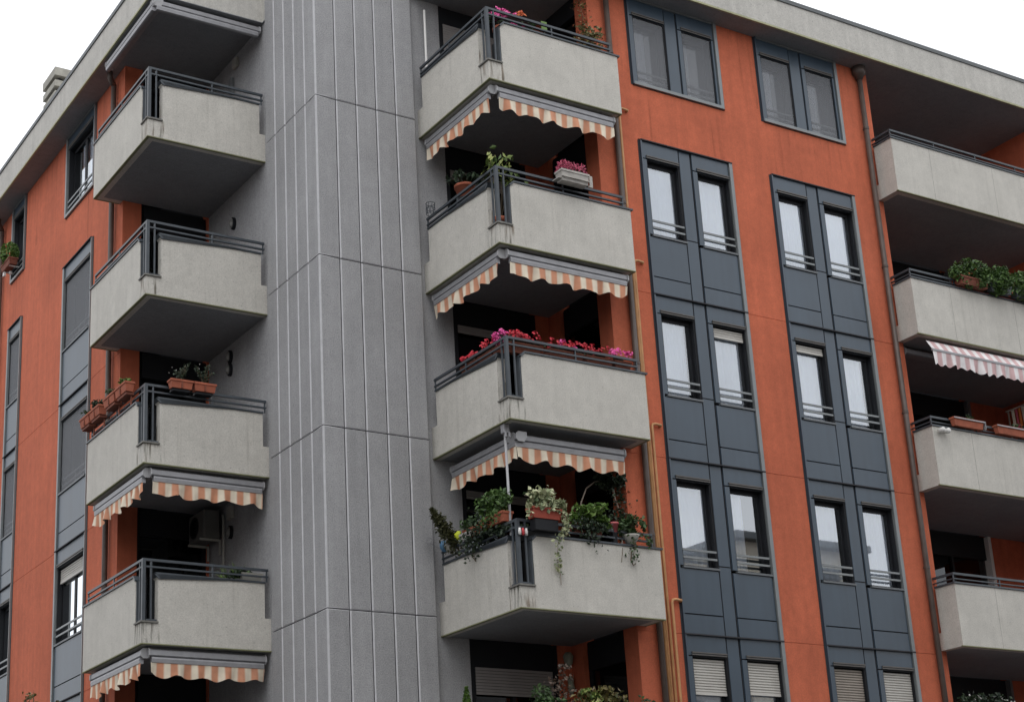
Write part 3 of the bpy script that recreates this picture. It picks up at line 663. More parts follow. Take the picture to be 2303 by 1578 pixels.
for y in (4.05, 4.58): s.box(-.40, .0, y, y + .04, -6.96, -6.922); s.box(-.03, .0, y, y + .04, -7.2, -6.96)
s.build('bracket', 'acwhite', o, P)
s = MB(); s.tube([(-.02, 3.93, -6.5), (-.02, 3.9, -6.6), (-.02, 3.9, -9.0)], .02, 8); s.build('hose', 'acwhite', o, P, smooth=True)
# slim white poles
s = MB(); s.tube([(2.26, -.02, -.08), (2.275, -.02, 2.30)], .022, 8); tag(s.build('pole', 'white', None, (2.27, -.02, -.08), True), 'slim white pole standing by the grey wall on the top right balcony', 'pole')
o = thing('awning_support', 'slim white upright under the corner where two awnings meet, above the ivy', 'support pole', (2.205, -1.95, -9.08)); P = (2.205, -1.95, -9.08)
s = MB(); s.tube([(2.205, -1.95, -9.08), (2.20, -1.95, -6.46)], .021, 10); s.build('pole', 'endcap', o, P, True)
s = MB(); s.box(2.15, 2.26, -2.0, -1.9, -6.46, -6.304); s.box(2.15, 2.19, -2.03, -2.0, -6.54, -6.44); s.box(2.22, 2.26, -2.03, -2.0, -6.54, -6.44); s.build('bracket', 'cassette', o, P, bevel=.01)
# twin spotlight on a far balcony
o = thing('spotlight', 'twin white spotlights fixed high on a far right balcony front', 'spotlight', (11.83, B - .002, -5.24)); P = (11.83, B - .002, -5.24)
for x in (11.76, 11.90):
    s = MB(); c = Vector((x, B - .08, -5.25)); s.lathe([(.035, .05), (.055, .0), (.05, -.06), (.03, -.08)], c, 12, ax='y'); s.build('lamp_head', 'white', o, P, True)
s = MB(); s.box(11.76, 11.90, B - .03, B - .002, -5.24, -5.21); s.build('bracket', 'white', o, P)

# ------------------------------------------------------------------ plants
def foliage(s, c, rad, n, size, rng, hollow=.35, ln=1.6, droop=0, m=0):
    c = Vector(c); clumps = [Vector((rng.gauss(0, .5), rng.gauss(0, .5), rng.gauss(0, .5))) for _ in range(max(4, n // 28))]
    for _ in range(n):
        q = rng.choice(clumps) + Vector((rng.gauss(0, .22), rng.gauss(0, .22), rng.gauss(0, .22)))
        if q.length > 1.15: q *= 1.0 / q.length
        p = c + Vector((q.x * rad[0], q.y * rad[1], q.z * rad[2]))
        s.leaf(p, size * rng.uniform(.6, 1.3), ln=ln, rng=rng, m=m)
def spray(s, base, n, L, spread, size, rng, curve=.5, leaves=9, stem=None, ln=2.2):
    """arching stems with leaves along them"""
    base = Vector(base)
    for _ in range(n):
        a = rng.random() * 6.28; out = Vector((math.cos(a), math.sin(a), 0)) * spread * rng.uniform(.3, 1); l = L * rng.uniform(.6, 1.1); pts = []
        for i in range(6):
            t = i / 5; pts.append(base + out * t * l + Vector((0, 0, l * (t - curve * t * t))))
        if stem is not None: stem.tube(pts, .004, 4)
        for i in range(leaves):
            t = rng.uniform(.2, 1); k = min(4, int(t * 5)); p = pts[k].lerp(pts[k + 1], t * 5 - k) + Vector((rng.gauss(0, 1), rng.gauss(0, 1), rng.gauss(0, 1))) * size * .5
            s.leaf(p, size * rng.uniform(.6, 1.2), ln=ln, rng=rng)
def trail(s, pts, n, size, rng, wid=.05, stem=None):
    pts = [Vector(p) for p in pts]
    if stem is not None: stem.tube(pts, .005, 5)
    for i in range(n):
        t = rng.random() * (len(pts) - 1); k = min(int(t), len(pts) - 2); p = pts[k].lerp(pts[k + 1], t - k) + Vector((rng.gauss(0, wid), rng.gauss(0, wid) * .6 - .01, rng.gauss(0, wid)))
        s.leaf(p, size * rng.uniform(.6, 1.2), ln=1.3, rng=rng)
def flowers(s, c, rad, n, size, rng):
    s.parts = getattr(s, 'parts', []); s.parts.append(len(s.f))
    for _ in range(n):
        q = Vector((rng.gauss(0, .45), rng.gauss(0, .45), rng.gauss(0, .45))); p = Vector(c) + Vector((q.x * rad[0], q.y * rad[1], q.z * rad[2]))
        a = Vector((rng.uniform(-.6, .6), rng.uniform(-1.2, -.1), rng.uniform(-.1, 1))).normalized()
        for k in range(5):
            d = a.orthogonal().normalized(); d.rotate(Matrix.Rotation(k * 1.257 + rng.random() * .4, 3, a)); s.leaf(p + d * size * .55 + a * size * .2, size * .8, a * 1 + d * .6 + Vector((rng.gauss(0, .2),) * 3), 1.2, rng=rng)
def trough(parent, P, x0, x1, y0, y1, z0, z1, m_, seams=1, rot=False):
    """tapered planter box with a rim, ribs at its seams, and soil; rot: long side runs along y"""
    def bx(s, a, b, c, d, e, f): s.box(*((a, b, c, d, e, f) if not rot else (c, d, a, b, e, f)))
    s = MB(); t = .02; h = z1 - z0
    def ring(z, i): return [(x0 + i, y0 + i), (x1 - i, y0 + i), (x1 - i, y1 - i), (x0 + i, y1 - i)]
    vs = []
    for z, i in ((z0, .025), (z1 - .035, .006), (z1 - .035, -.006), (z1, -.006), (z1, .014), (z1 - .03, .016)):
        for p in ring(z, i): vs.append((p[0], p[1], z) if not rot else (p[1], p[0], z))
    fs = [(0, 1, 2, 3)]
    for l in range(5):
        for k in range(4): fs.append((l * 4 + k, l * 4 + (k + 1) % 4, l * 4 + 4 + (k + 1) % 4, l * 4 + 4 + k))
    s.add(vs, fs); b = s.build('planter_box', m_, parent, P)
    if seams:
        s = MB(); 
        for q in range(seams): xm = x0 + (x1 - x0) * (q + 1) / (seams + 1); bx(s, xm - .012, xm + .012, y0 - .001, y0 + .03, z0 + .004, z1 - .036)
        s.build('rib', 'terracotta_dark' if m_.startswith('terra') else m_, b, P)
    s = MB(); bx(s, x0 + .016, x1 - .016, y0 + .016, y1 - .016, z1 - .05, z1 - .028); s.build('soil', 'soil', parent, P)
def pot(parent, P, c, r, h, m_):
    s = MB(); s.lathe([(r * .7, 0), (r * .95, h * .8), (r * 1.06, h * .8), (r * 1.08, h), (r * .95, h), (r * .92, h * .93)], c, 18); s.build('pot', m_, parent, P, True)
    s = MB(); s.lathe([(r * .9, h * .86), (r * .9, h * .9)], c, 16); s.build('soil', 'soil', parent, P)
def finish(s, name, m_, parent, P):
    if not s.v: return
    cuts = getattr(s, 'parts', None)
    if not cuts or len(cuts) > 8: s.build(name, m_, parent, P); return
    for a, b in zip(cuts, cuts[1:] + [len(s.f)]):          # every bloom cluster is a part of its own
        q = MB(s.sw)
        for f in s.f[a:b]: q.add([s.v[i] for i in f], [tuple(range(len(f)))])
        q.build(name, m_, parent, P)
RF = B - .02    # rail outer plane

# --- right stack, balcony 1 (top)
def plant(name, label, cat, loc, group=None): return thing(name, label, cat, loc, 0, group), loc
rg = random.Random(11)
o, P = plant('flowering_plant', 'potted plant with magenta blooms at the corner of the top right balcony', 'flowers', (2.62, -1.9, -.08))
pot(o, P, (2.62, -1.92, .66), .13, .30, 'terracotta'); s = MB(); s.box(2.5, 2.74, -2.04, -1.8, -.08, .66); s.build('stand', 'rail', o, P)
s = MB(); foliage(s, (2.62, -1.95, 1.06), (.24, .12, .13), 150, .05, rg); finish(s, 'foliage', 'leaf_dark', o, P)
s = MB(); flowers(s, (2.66, -1.98, 1.26), (.16, .07, .07), 16, .06, rg); flowers(s, (2.47, -2.0, 1.10), (.14, .06, .07), 14, .055, rg); flowers(s, (2.9, -2.0, 1.06), (.1, .06, .05), 7, .05, rg); finish(s, 'flower', 'flower_magenta', o, P)
o, P = plant('flowering_plant', 'small potted plant with an orange bloom right of the magenta one', 'flowers', (3.0, -1.9, -.08))
pot(o, P, (3.0, -1.9, .74), .10, .26, 'terracotta'); s = MB(); s.box(2.9, 3.1, -2.0, -1.8, -.08, .74); s.build('stand', 'rail', o, P)
s = MB(); foliage(s, (3.07, -1.95, 1.17), (.22, .1, .12), 130, .045, rg); finish(s, 'foliage', 'leaf', o, P)
s = MB(); flowers(s, (3.0, -1.99, 1.31), (.08, .05, .05), 9, .055, rg); finish(s, 'flower', 'flower_orange', o, P)
o, P = plant('climbing_plant', 'thin reddish climber hanging on the orange pillar of the top balcony', 'climber', (4.5, -1.85, -.08))
st = MB(); s = MB(); pts = [(4.47 + .06 * math.sin(i * 1.1), -1.78 - .03 * math.cos(i), -.02 + i * .26) for i in range(11)]; trail(s, pts, 260, .045, rg, .085, st)
finish(st, 'stem', 'stem', o, P); finish(s, 'foliage', 'leaf_autumn', o, P); pot(o, P, (4.47, -1.85, -.08), .15, .3, 'terracotta')
o, P = plant('bushy_plant', 'olive bush in a trough at the right end of the top balcony', 'bush', (4.5, -1.95, -.08))
trough(o, P, 4.20, 4.69, -2.05, -1.85, .80, 1.0, 'terracotta'); s = MB(); s.box(4.25, 4.64, -2.02, -1.88, -.08, .80); s.build('stand', 'rail', o, P)
s = MB(); foliage(s, (4.47, -2.02, 1.25), (.34, .14, .24), 420, .045, rg); finish(s, 'foliage', 'leaf_olive', o, P)
o, P = plant('plant_tag', 'pale green card stuck in the greenery behind the top balcony rail', 'plant tag', (3.5, -2.0, .9))
s = MB(); s.box(3.44, 3.56, -2.0, -1.992, 1.12, 1.30); s.build('card', 'leaf_bright', o, P); s = MB(); s.tube([(3.5, -1.998, .2), (3.5, -1.996, 1.13)], .006, 5); s.build('stick', 'stem', o, P)

# --- right stack, balcony 2
z2 = -H
o, P = plant('lemon_tree', 'young lemon tree with yellow-green leaves behind the corner of the second balcony', 'plant', (2.42, -1.85, z2 - .08))
pot(o, P, (2.42, -1.85, z2 - .08), .2, .38, 'terracotta'); st = MB(); s = MB(); b = Vector((2.42, -1.85, z2 + .25))
for tip, n in (((2.17, -2.0, z2 + 1.42), 26), ((2.55, -1.98, z2 + 1.42), 34), ((1.98 + .22, -1.9, z2 + 1.15), 10), ((2.62, -2.0, z2 + 1.12), 22), ((2.45, -2.0, z2 + 1.25), 18), ((3.0, -1.98, z2 + .97), 14)):
    tip = Vector(tip); mid = b.lerp(tip, .5) + Vector((0, 0, .08)); st.tube([b, mid, tip], [.012, .008, .004], 5)
    for i in range(n): s.leaf(mid.lerp(tip, rg.uniform(.45, 1.05)) + Vector((rg.gauss(0, .05), rg.gauss(0, .04), rg.gauss(0, .05))), .07 * rg.uniform(.7, 1.2), ln=1.9, rng=rg)
finish(st, 'trunk', 'stem', o, P); finish(s, 'foliage', 'leaf_lemon', o, P)
o, P = plant('flower_box', 'white flower box of pink heather hung on the rail of the second balcony', 'flower box', (3.62, RF - .10, z2 + 1.0))
trough(o, P, 3.31, 3.88, RF - .20, RF, z2 + 1.0, z2 + 1.20, 'whitebox', 0)
s = MB(); s.box(3.27, 3.33, RF - .16, RF + .02, z2 + 1.04, z2 + 1.06); s.box(3.92, 3.98, RF - .15, RF - .13, z2 + 1.02, z2 + 1.19); s.box(3.885, 3.98, RF - .15, RF - .13, z2 + 1.0, z2 + 1.02); s.box(3.885, 3.98, RF - .15, RF - .13, z2 + 1.19, z2 + 1.21); s.box(3.31, 3.88, RF - .215, RF - .19, z2 + 1.055, z2 + 1.07)
s.build('bracket', 'whitebox', o, P)
s = MB(); 
for i in range(260): x = rg.uniform(3.33, 3.86); h = rg.uniform(.05, .26); s.leaf((x + rg.gauss(0, .02), RF - .1 + rg.gauss(0, .05), z2 + 1.18 + h * .8), .028, (rg.gauss(0, .6), -1, rg.gauss(0, .3)), 2.4, rng=rg)
finish(s, 'flower', 'flower_heather', o, P); s = MB(); foliage(s, (3.66, RF - .1, z2 + 1.22), (.28, .08, .06), 120, .03, rg); finish(s, 'foliage', 'leaf_dark', o, P)
o, P = plant('potted_plant', 'round terracotta pot with green leaves inside the second balcony by the grey wall', 'potted plant', (2.55, -.75, z2 - .08))
pot(o, P, (2.40, -.86, z2 + 1.14), .17, .24, 'terracotta'); s = MB(); s.lathe([(.16, -.08), (.14, 1.14)], (2.40, -.86, z2), 12); s.build('stand', 'dark', o, P)
s = MB(); foliage(s, (2.40, -.88, z2 + 1.48), (.30, .26, .14), 260, .05, rg, ln=2.2); finish(s, 'foliage', 'leaf_dark', o, P)
o, P = plant('wire_basket', 'small wire basket hooked on the rail of the second balcony near the tower', 'basket', (2.05, -.35, z2 + 1.1)); s = MB()
for z in (1.02, 1.12, 1.22): s.tube([(2.04 + .08 * math.cos(a * .524), -.30 + .08 * math.sin(a * .524), z2 + z) for a in range(13)], .006, 5)
for a in range(8): s.tube([(2.04 + .08 * math.cos(a * .785), -.30 + .08 * math.sin(a * .785), z2 + 1.02), (2.04 + .08 * math.cos(a * .785 + .7), -.30 + .08 * math.sin(a * .785 + .7), z2 + 1.22)], .005, 4)
s.build('wire', 'rail', o, P)

# --- right stack, balcony 3: cyclamens in troughs
z3 = -2 * H
cyc = [('front', 2.30, 2.88, 'flower_red', 'trough of red cyclamens right of the balcony corner'), ('front', 3.02, 3.70, 'flower_red', 'trough of red and pink cyclamens in the middle of the cyclamen balcony front'), ('front', 3.76, 4.30, 'flower_red', 'trough of dark red cyclamens right of the middle of the cyclamen balcony'), ('front', 4.34, 4.68, 'flower_magenta', 'small trough of crimson cyclamens at the right end of the cyclamen balcony'),
       ('side', -2.12, -1.72, 'flower_magenta', 'trough of bright pink cyclamens at the corner of the cyclamen balcony'), ('side', -1.70, -1.28, 'flower_red', 'trough of red and white cyclamens on the tower side of the cyclamen balcony'), ('side', -1.22, -.75, 'flower_red', 'trough of dark red cyclamens nearest the tower')]
for i, (sd2, a, b, fm, lab) in enumerate(cyc):
    rg = random.Random(50 + i); mid = (a + b) / 2; L2 = b - a; sid = sd2 == 'side'
    P = (mid, B + .20, z3 + .85) if not sid else (C0 + .20, mid, z3 + .85); o = thing('flower_box', lab, 'flower box', P, 0, 'cyclamen troughs on the third balcony')
    trough(o, P, a, b, (B if not sid else C0) + .075, (B if not sid else C0) + .25, z3 + .875, z3 + 1.05, 'terracotta_dark', 0, sid)
    s = MB(); foliage(s, P[:2] + (z3 + 1.10,), (L2 * .5, .09, .06) if not sid else (.09, L2 * .5, .08), int(420 * L2), .05, rg); finish(s, 'foliage', 'leaf_dark', o, P)
    s = MB(); f2 = MB(); n = int((70 if i in (4, 3) else 42) * L2); cl = [a + L2 * q for q in (.12, .35, .62, .88)]
    for k in range(n):
        u = min(b, max(a, rg.choice(cl) + rg.gauss(0, .045))); hh = z3 + 1.11 + (.19 if i == 4 else .14) * rg.random(); c = (u, B + .13 + rg.gauss(0, .03), hh) if not sid else (C0 + .13 + rg.gauss(0, .03), u, hh)
        flowers(f2 if (rg.random() < .15 and i in (1, 5)) else s, c, (.02, .02, .02), 1, .055, rg)
    finish(s, 'flower', fm, o, P); finish(f2, 'flower', 'flower_white' if i == 5 else 'flower_magenta', o, P)

# --- right stack, balcony 4: jungle
z4 = -3 * H; rg = random.Random(77)
o, P = plant('flower_box', 'terracotta trough of cream-edged ivy trailing far down the balcony front', 'flower box', (2.6, RF - .1, z4 + 1.05))
trough(o, P, 2.30, 2.84, RF - .19, RF, z4 + 1.08, z4 + 1.25, 'terracotta_red', 0); s = MB(); s.box(2.36, 2.78, RF - .15, RF, z4 + .90, z4 + 1.075); s.build('bracket', 'dark', o, P)
s = MB(); st = MB(); foliage(s, (2.66, RF - .1, z4 + 1.34), (.30, .12, .11), 190, .066, rg); d = MB()
spray(s, (2.55, RF - .1, z4 + 1.25), 22, .48, .75, .075, rg, .45, 9, st, 1.4); trail(s, [(2.34, RF - .2, z4 + 1.26), (2.6, RF - .21, z4 + 1.24), (2.86, RF - .2, z4 + 1.22)], 46, .055, rg, .03)
trail(s, [(2.32, RF - .12, z4 + 1.34), (2.22, RF - .17, z4 + 1.26), (2.24, RF - .18, z4 + 1.06)], 42, .055, rg, .03, st)
trail(s, [(2.80, RF - .12, z4 + 1.32), (2.90, RF - .2, z4 + 1.20), (2.86, RF - .2, z4 + .95), (2.78, RF - .12, z4 + .72), (2.80, B - .06, z4 + .55), (2.83, B - .04, z4 + .38), (2.86, B - .03, z4 + .24)], 105, .052, rg, .035, st)
trail(s, [(2.86, RF - .16, z4 + 1.16), (2.93, RF - .18, z4 + 1.0), (2.92, RF - .12, z4 + .84)], 40, .055, rg, .03, st); st.tube([(2.86, B - .03, z4 + .26), (2.865, B - .028, z4 + .10)], .006, 5)
finish(st, 'stem', 'palestem', o, P); finish(s, 'foliage', 'leaf_var', o, P)
o, P = plant('flower_box', 'brown trough with a bright green fern in the middle of the jungle balcony', 'flower box', (3.5, RF - .05, z4 + 1.0))
trough(o, P, 3.20, 3.82, B + .06, B + .26, z4 + .98, z4 + 1.17, 'terracotta_dark', 2)
s = MB(); st = MB(); spray(s, (3.55, B + .06, z4 + 1.15), 34, .46, .75, .052, rg, .5, 18, st, 2.2); foliage(s, (3.35, B + .04, z4 + 1.22), (.20, .12, .12), 170, .052, rg); foliage(s, (3.8, B + .02, z4 + 1.22), (.17, .12, .12), 170, .05, rg); finish(s, 'foliage', 'leaf_bright', o, P); finish(st, 'stem', 'stem', o, P)
s = MB(); trail(s, [(3.25, B - .02, z4 + 1.1), (3.5, B - .05, z4 + 1.08), (3.85, B - .02, z4 + 1.1)], 240, .05, rg, .07); trail(s, [(3.5, B, z4 + 1.05), (3.52, B - .06, z4 + .80)], 110, .045, rg, .09); finish(s, 'foliage', 'leaf_dark', o, P)
o, P = plant('potted_plant', 'pink plastic pot near the right end of the jungle balcony', 'potted plant', (4.03, B + .05, z4 + .87)); pot(o, P, (4.03, B + .07, z4 + 1.06), .085, .16, 'pinkpot'); s = MB(); s.lathe([(.05, .873), (.06, 1.06)], (4.03, B + .07, z4), 10); s.build('stand', 'dark', o, P)
s = MB(); foliage(s, (4.03, B + .07, z4 + 1.27), (.09, .08, .07), 40, .045, rg); finish(s, 'foliage', 'leaf_dark', o, P)
o, P = plant('trailing_plant', 'leafy trailing plant in a bowl at the right end of the jungle balcony', 'plant', (4.35, B + .03, z4 + .87)); s = MB(); s.lathe([(.06, .875), (.14, 1.0), (.15, 1.03), (.13, 1.03)], (4.32, B + .02, z4), 16); s.build('bowl', 'acwhite', o, P, True)
s = MB(); st = MB(); foliage(s, (4.33, B - .03, z4 + 1.15), (.27, .16, .17), 380, .052, rg); trail(s, [(4.32, B - .06, z4 + 1.0), (4.30, B - .08, z4 + .8), (4.27, B - .06, z4 + .62)], 60, .045, rg, .06, st); trail(s, [(4.45, B - .05, z4 + 1.1), (4.58, B - .08, z4 + .95), (4.62, B - .07, z4 + .9)], 40, .05, rg, .04, st); st.tube([(4.26, B - .05, z4 + .75), (4.24, B - .04, z4 + .60), (4.29, B - .03, z4 + .53), (4.33, B - .04, z4 + .56)], .01, 5); st.tube([(4.1, B - .04, z4 + .8), (4.06, B - .03, z4 + .56)], .006, 5)
spray(s, (4.33, B + .0, z4 + 1.1), 16, .42, .8, .045, rg, .55, 10, st, 1.6); finish(s, 'foliage', 'leaf', o, P); finish(st, 'stem', 'stem', o, P)
o, P = plant('climbing_plant', 'tall dark climber reaching the awning beside the jungle balcony pillar', 'climber', (4.5, -1.62, z4 - .08)); pot(o, P, (4.5, -1.66, z4 - .08), .18, .36, 'terracotta')
st = MB(); s = MB(); st.tube([(4.5, -1.66, z4 + .25), (4.62, -1.64, z4 + 1.5), (4.52, -1.62, z4 + 1.85), (4.5, -1.62, z4 + 2.3)], .014, 6); st.tube([(3.75, -1.6, z4 + .3), (3.80, -1.6, z4 + 1.55), (3.86, -1.6, z4 + 1.72), (3.97, -1.6, z4 + 1.94), (4.15, -1.6, z4 + 2.07), (4.3, -1.6, z4 + 2.1)], .012, 6)
foliage(s, (4.45, -1.66, z4 + 2.08), (.30, .16, .26), 420, .058, rg); trail(s, [(4.5, -1.64, z4 + 2.3), (4.6, -1.66, z4 + 1.9), (4.62, -1.66, z4 + 1.5), (4.6, -1.66, z4 + 1.2)], 330, .052, rg, .10)
finish(s, 'foliage', 'leaf_dark', o, P); finish(st, 'stem', 'palestem', o, P)
# tower side of balcony 4
o, P = plant('flower_box', 'terracotta trough under a big leafy bush beside the white upright', 'flower box', (C0 + .1, -1.6, z4 + 1.0)); trough(o, P, -1.96, -1.28, C0 - .06, C0 + .14, z4 + 1.12, z4 + 1.28, 'terracotta', 0, True); s = MB(); s.box(C0 + .02, C0 + .12, -1.9, -1.35, z4 + 1.102, z4 + 1.118); s.build('bracket', 'dark', o, P)
s = MB(); spray(s, (C0 + .03, -1.62, z4 + 1.3), 22, .48, .8, .05, rg, .5, 12, None, 1.6); trail(s, [(C0 - .08, -1.9, z4 + 1.25), (C0 - .09, -1.6, z4 + 1.2), (C0 - .08, -1.3, z4 + 1.15)], 130, .05, rg, .06); foliage(s, (C0 + .02, -1.62, z4 + 1.46), (.16, .44, .20), 430, .058, rg); finish(s, 'foliage', 'leaf_mid', o, P)
s = MB(); trail(s, [(C0 - .04, -1.55, z4 + 1.25), (C0 - .1, -1.2, z4 + 1.05), (C0 - .06, -1.05, z4 + .9)], 420, .052, rg, .12); foliage(s, (C0 + .0, -1.75, z4 + 1.05), (.08, .3, .12), 150, .05, rg); finish(s, 'foliage', 'leaf_dark', o, P); s = MB(); s.tube([(C0 - .03, -1.05, z4 + .95), (C0 - .03, -1.0, z4 + .76), (C0 - .02, -1.07, z4 + .68)], .009, 5); finish(s, 'stem', 'stem', o, P)
o, P = plant('flower_box', 'small red trough with low leaves nearer the tower on the jungle balcony', 'flower box', (C0 + .1, -.85, z4 + 1.0)); trough(o, P, -1.14, -.72, C0 - .02, C0 + .14, z4 + 1.12, z4 + 1.26, 'terracotta', 0, True); s = MB(); foliage(s, (C0 + .04, -.92, z4 + 1.37), (.13, .30, .12), 240, .052, rg); finish(s, 'foliage', 'leaf', o, P)
o, P = plant('small_conifer', 'brownish conifer leaning out beside the tower from the jungle balcony', 'conifer', (2.3, -.4, z4 - .08)); s = MB(); st = MB(); a = Vector((2.20, -.42, z4 + 1.02)); b = Vector((1.72, -.42, z4 + 1.66)); st.tube([(2.3, -.4, z4 + .2), a, b], [.02, .014, .004], 6)
for i in range(1100):
    t = rg.random() ** .8; r = .16 * (1 - t) ** .8 + .015; p = a.lerp(b, t); s.leaf(p + Vector((rg.gauss(0, .5), rg.gauss(0, .5), rg.gauss(0, .5))) * r, .034, (rg.gauss(0, 1), rg.gauss(0, 1), rg.gauss(0, 1)), 2.6, rng=rg)
finish(st, 'trunk', 'stem', o, P); finish(s, 'foliage', 'cypress', o, P); pot(o, P, (2.32, -.4, z4 - .08), .18, .34, 'terracotta')
rg = random.Random(5)
o, P = plant('plastic_bag', 'blue and white plastic bags bundled on the rail by the tower', 'bag', (C0 + .02, -.2, z4 + 1.1))
def lump(name, c, r, m_, parent, P, seed):
    bm = bmesh.new(); bmesh.ops.create_icosphere(bm, subdivisions=3, radius=1); r_ = random.Random(seed); k1 = [Vector((r_.gauss(0, 1), r_.gauss(0, 1), r_.gauss(0, 1))) * 3 for _ in range(4)]
    for v in bm.verts: f = 1 + .14 * sum(math.sin(v.co.dot(k) + i) for i, k in enumerate(k1)) / 2; v.co = Vector((v.co.x * r[0], v.co.y * r[1], v.co.z * r[2])) * f
    s = MB(); s.add([v.co + Vector(c) for v in bm.verts], [tuple(v.index for v in f.verts) for f in bm.faces]); bm.free(); return s.build(name, m_, parent, P, True)
lump('blue_bag', (C0 + .0, -.12, z4 + 1.15), (.08, .07, .09), 'blue', o, P, 1); lump('white_bag', (C0 - .0, -.30, z4 + 1.10), (.09, .10, .10), 'acwhite', o, P, 2); lump('white_bag', (C0 + .02, -.26, z4 + 1.22), (.06, .08, .05), 'acwhite', o, P, 4)
o, P = plant('watering_can', 'yellow-green plastic can among the pots by the tower', 'can', (C0 + .02, -.52, z4 + 1.12)); lump('body', (C0 + .0, -.54, z4 + 1.23), (.06, .07, .065), 'yellow', o, P, 3); s = MB(); s.tube([(C0 - .0, -.48, z4 + 1.22), (C0 - .01, -.44, z4 + 1.27), (C0, -.40, z4 + 1.30)], [.018, .014, .018], 8); s.build('spout', 'yellow', o, P, True)
o, P = plant('planter', 'pale grey empty planter tilted on the rail of the jungle balcony', 'planter', (C0 - .02, -.88, z4 + 1.15)); trough(o, P, -1.06, -.74, C0 - .1, C0 - .02, z4 + 1.09, z4 + 1.18, 'whitebox', 0, True)
o, P = plant('garden_ornament', 'small red and white ornament at the corner posts of the jungle balcony', 'ornament', (2.25, B + .0, z4 + .88)); s = MB()
for i, x in enumerate((2.17, 2.23, 2.29)): s.lathe([(.022, .83), (.026, .88), (.018, .94)], (x, B - .01, z4), 10, m=i % 2)
s.build('stripe', ['white', 'redwhite'], o, P, True)
o, P = plant('dish', 'small wire dish holder sticking out beside the tower', 'wire holder', (1.9, -.06, z4 + 1.18)); s = MB(); s.tube([(2.1, -.06, z4 + 1.1), (1.86, -.08, z4 + 1.2)], .006, 5); s.tube([(1.86 + .07 * math.cos(a * .524), -.08, z4 + 1.22 + .06 * math.sin(a * .524)) for a in range(13)], .006, 5); s.build('wire', 'cassette', o, P)
# --- balcony 5 of the right stack (only the tops of its plants show)
z5 = -4 * H; rg = random.Random(99)
def bush(name, label, c, rad, n, size, lm, base, potr=.17, stemm='stem'):
    o, P = plant(name, label, 'bush', (c[0], c[1], base)); pot(o, P, (c[0], c[1], base), potr, .34, 'terracotta'); st = MB(); st.tube([(c[0], c[1], base + .28), (c[0] + .03, c[1], c[2])], [.018, .01], 6); finish(st, 'stem', stemm, o, P)
    s = MB(); foliage(s, c, rad, n, size, rg); finish(s, 'foliage', lm, o, P); return o, P
bush('bushy_plant', 'mid green bush left of the yellow one on the lowest right balcony', (2.62, -2.0, z5 + 1.32), (.32, .18, .30), 420, .05, 'leaf', z5 - .08)
bush('bushy_plant', 'dry twiggy brown plant behind the bushes on the lowest right balcony', (3.05, -1.85, z5 + 1.52), (.36, .2, .42), 320, .04, 'leaf_dry', z5 - .08)
o, P = bush('bushy_plant', 'wide yellow-green variegated bush on the lowest right balcony', (3.68, -2.02, z5 + 1.30), (.54, .20, .30), 720, .055, 'leaf_olive', z5 - .08)
s = MB(); foliage(s, (3.45, -2.12, z5 + 1.40), (.26, .1, .16), 120, .05, rg); finish(s, 'foliage', 'leaf_lemon', o, P)
bush('bushy_plant', 'dark green bush at the right end of the lowest right balcony', (4.38, -2.0, z5 + 1.24), (.34, .18, .28), 420, .05, 'leaf', z5 - .08)
o, P = plant('small_conifer', 'small bright green conifer by the grey wall on the lowest right balcony', 'conifer', (2.32, -.35, z5 - .08)); pot(o, P, (2.32, -.35, z5 - .08), .16, .34, 'terracotta'); s = MB()
for i in range(520): t = rg.random(); r = .15 * (1 - t) + .01; a = rg.random() * 6.28; s.leaf((2.26 + r * math.cos(a), -.35 + r * math.sin(a), z5 + 1.02 + t * .80), .03, None, 2.4, rng=rg)
finish(s, 'foliage', 'leaf_bright', o, P); st = MB(); st.tube([(2.3, -.35, z5 + .25), (2.26, -.35, z5 + 1.5)], .014, 6); finish(st, 'trunk', 'stem', o, P)
o, P = plant('potted_plant', 'straw-coloured grass pot in front of the half-closed shutter', 'potted plant', (2.75, -1.2, z5 - .08)); pot(o, P, (2.62, -1.2, z5 + .75), .15, .26, 'terracotta'); s = MB(); s.box(2.5, 2.74, -1.32, -1.08, z5 - .08, z5 + .75); s.build('stand', 'rail', o, P)
s = MB(); spray(s, (2.62, -1.2, z5 + .98), 26, .34, .6, .035, rg, .5, 9, None, 3); finish(s, 'foliage', 'leaf_straw', o, P)
o, P = plant('wall_ornament', 'pale narrow ornament hanging on the dark orange pier behind the bushes', 'ornament', (4.55, .10, -9.74)); s = MB(); s.lathe([(.03, -.18), (.07, -.1), (.09, .02), (.05, .08)], (4.58, .06, -9.50), 12); s.lathe([(.02, -.3), (.06, -.2), (.05, -.02), (.02, .04)], (4.60, .06, -9.85), 12); s.build('figure', 'figure', o, P, True)

for lab, y0_, y1_ in (('long dark planter box behind the front rail under the ivy', 2.45, 3.15), ('long dark planter box behind the front rail under the fern', 3.2, 3.95)):
    P = ((y0_ + y1_) / 2, B + .3, z4 + .85); o = thing('planter', lab, 'planter', P); trough(o, P, y0_, y1_, B + .28, B + .46, z4 + .86, z4 + 1.06, 'blackpot', 0)
    s = MB(); s.box(y0_ + .05, y1_ - .05, B + .3, B + .44, z4 - .07, z4 + .86); s.build('stand', 'blackpot', o, P)
    s = MB(); foliage(s, ((y0_ + y1_) / 2, B + .34, z4 + 1.12), (.34, .1, .1), 160, .05, rg); finish(s, 'foliage', 'leaf_dark', o, P)
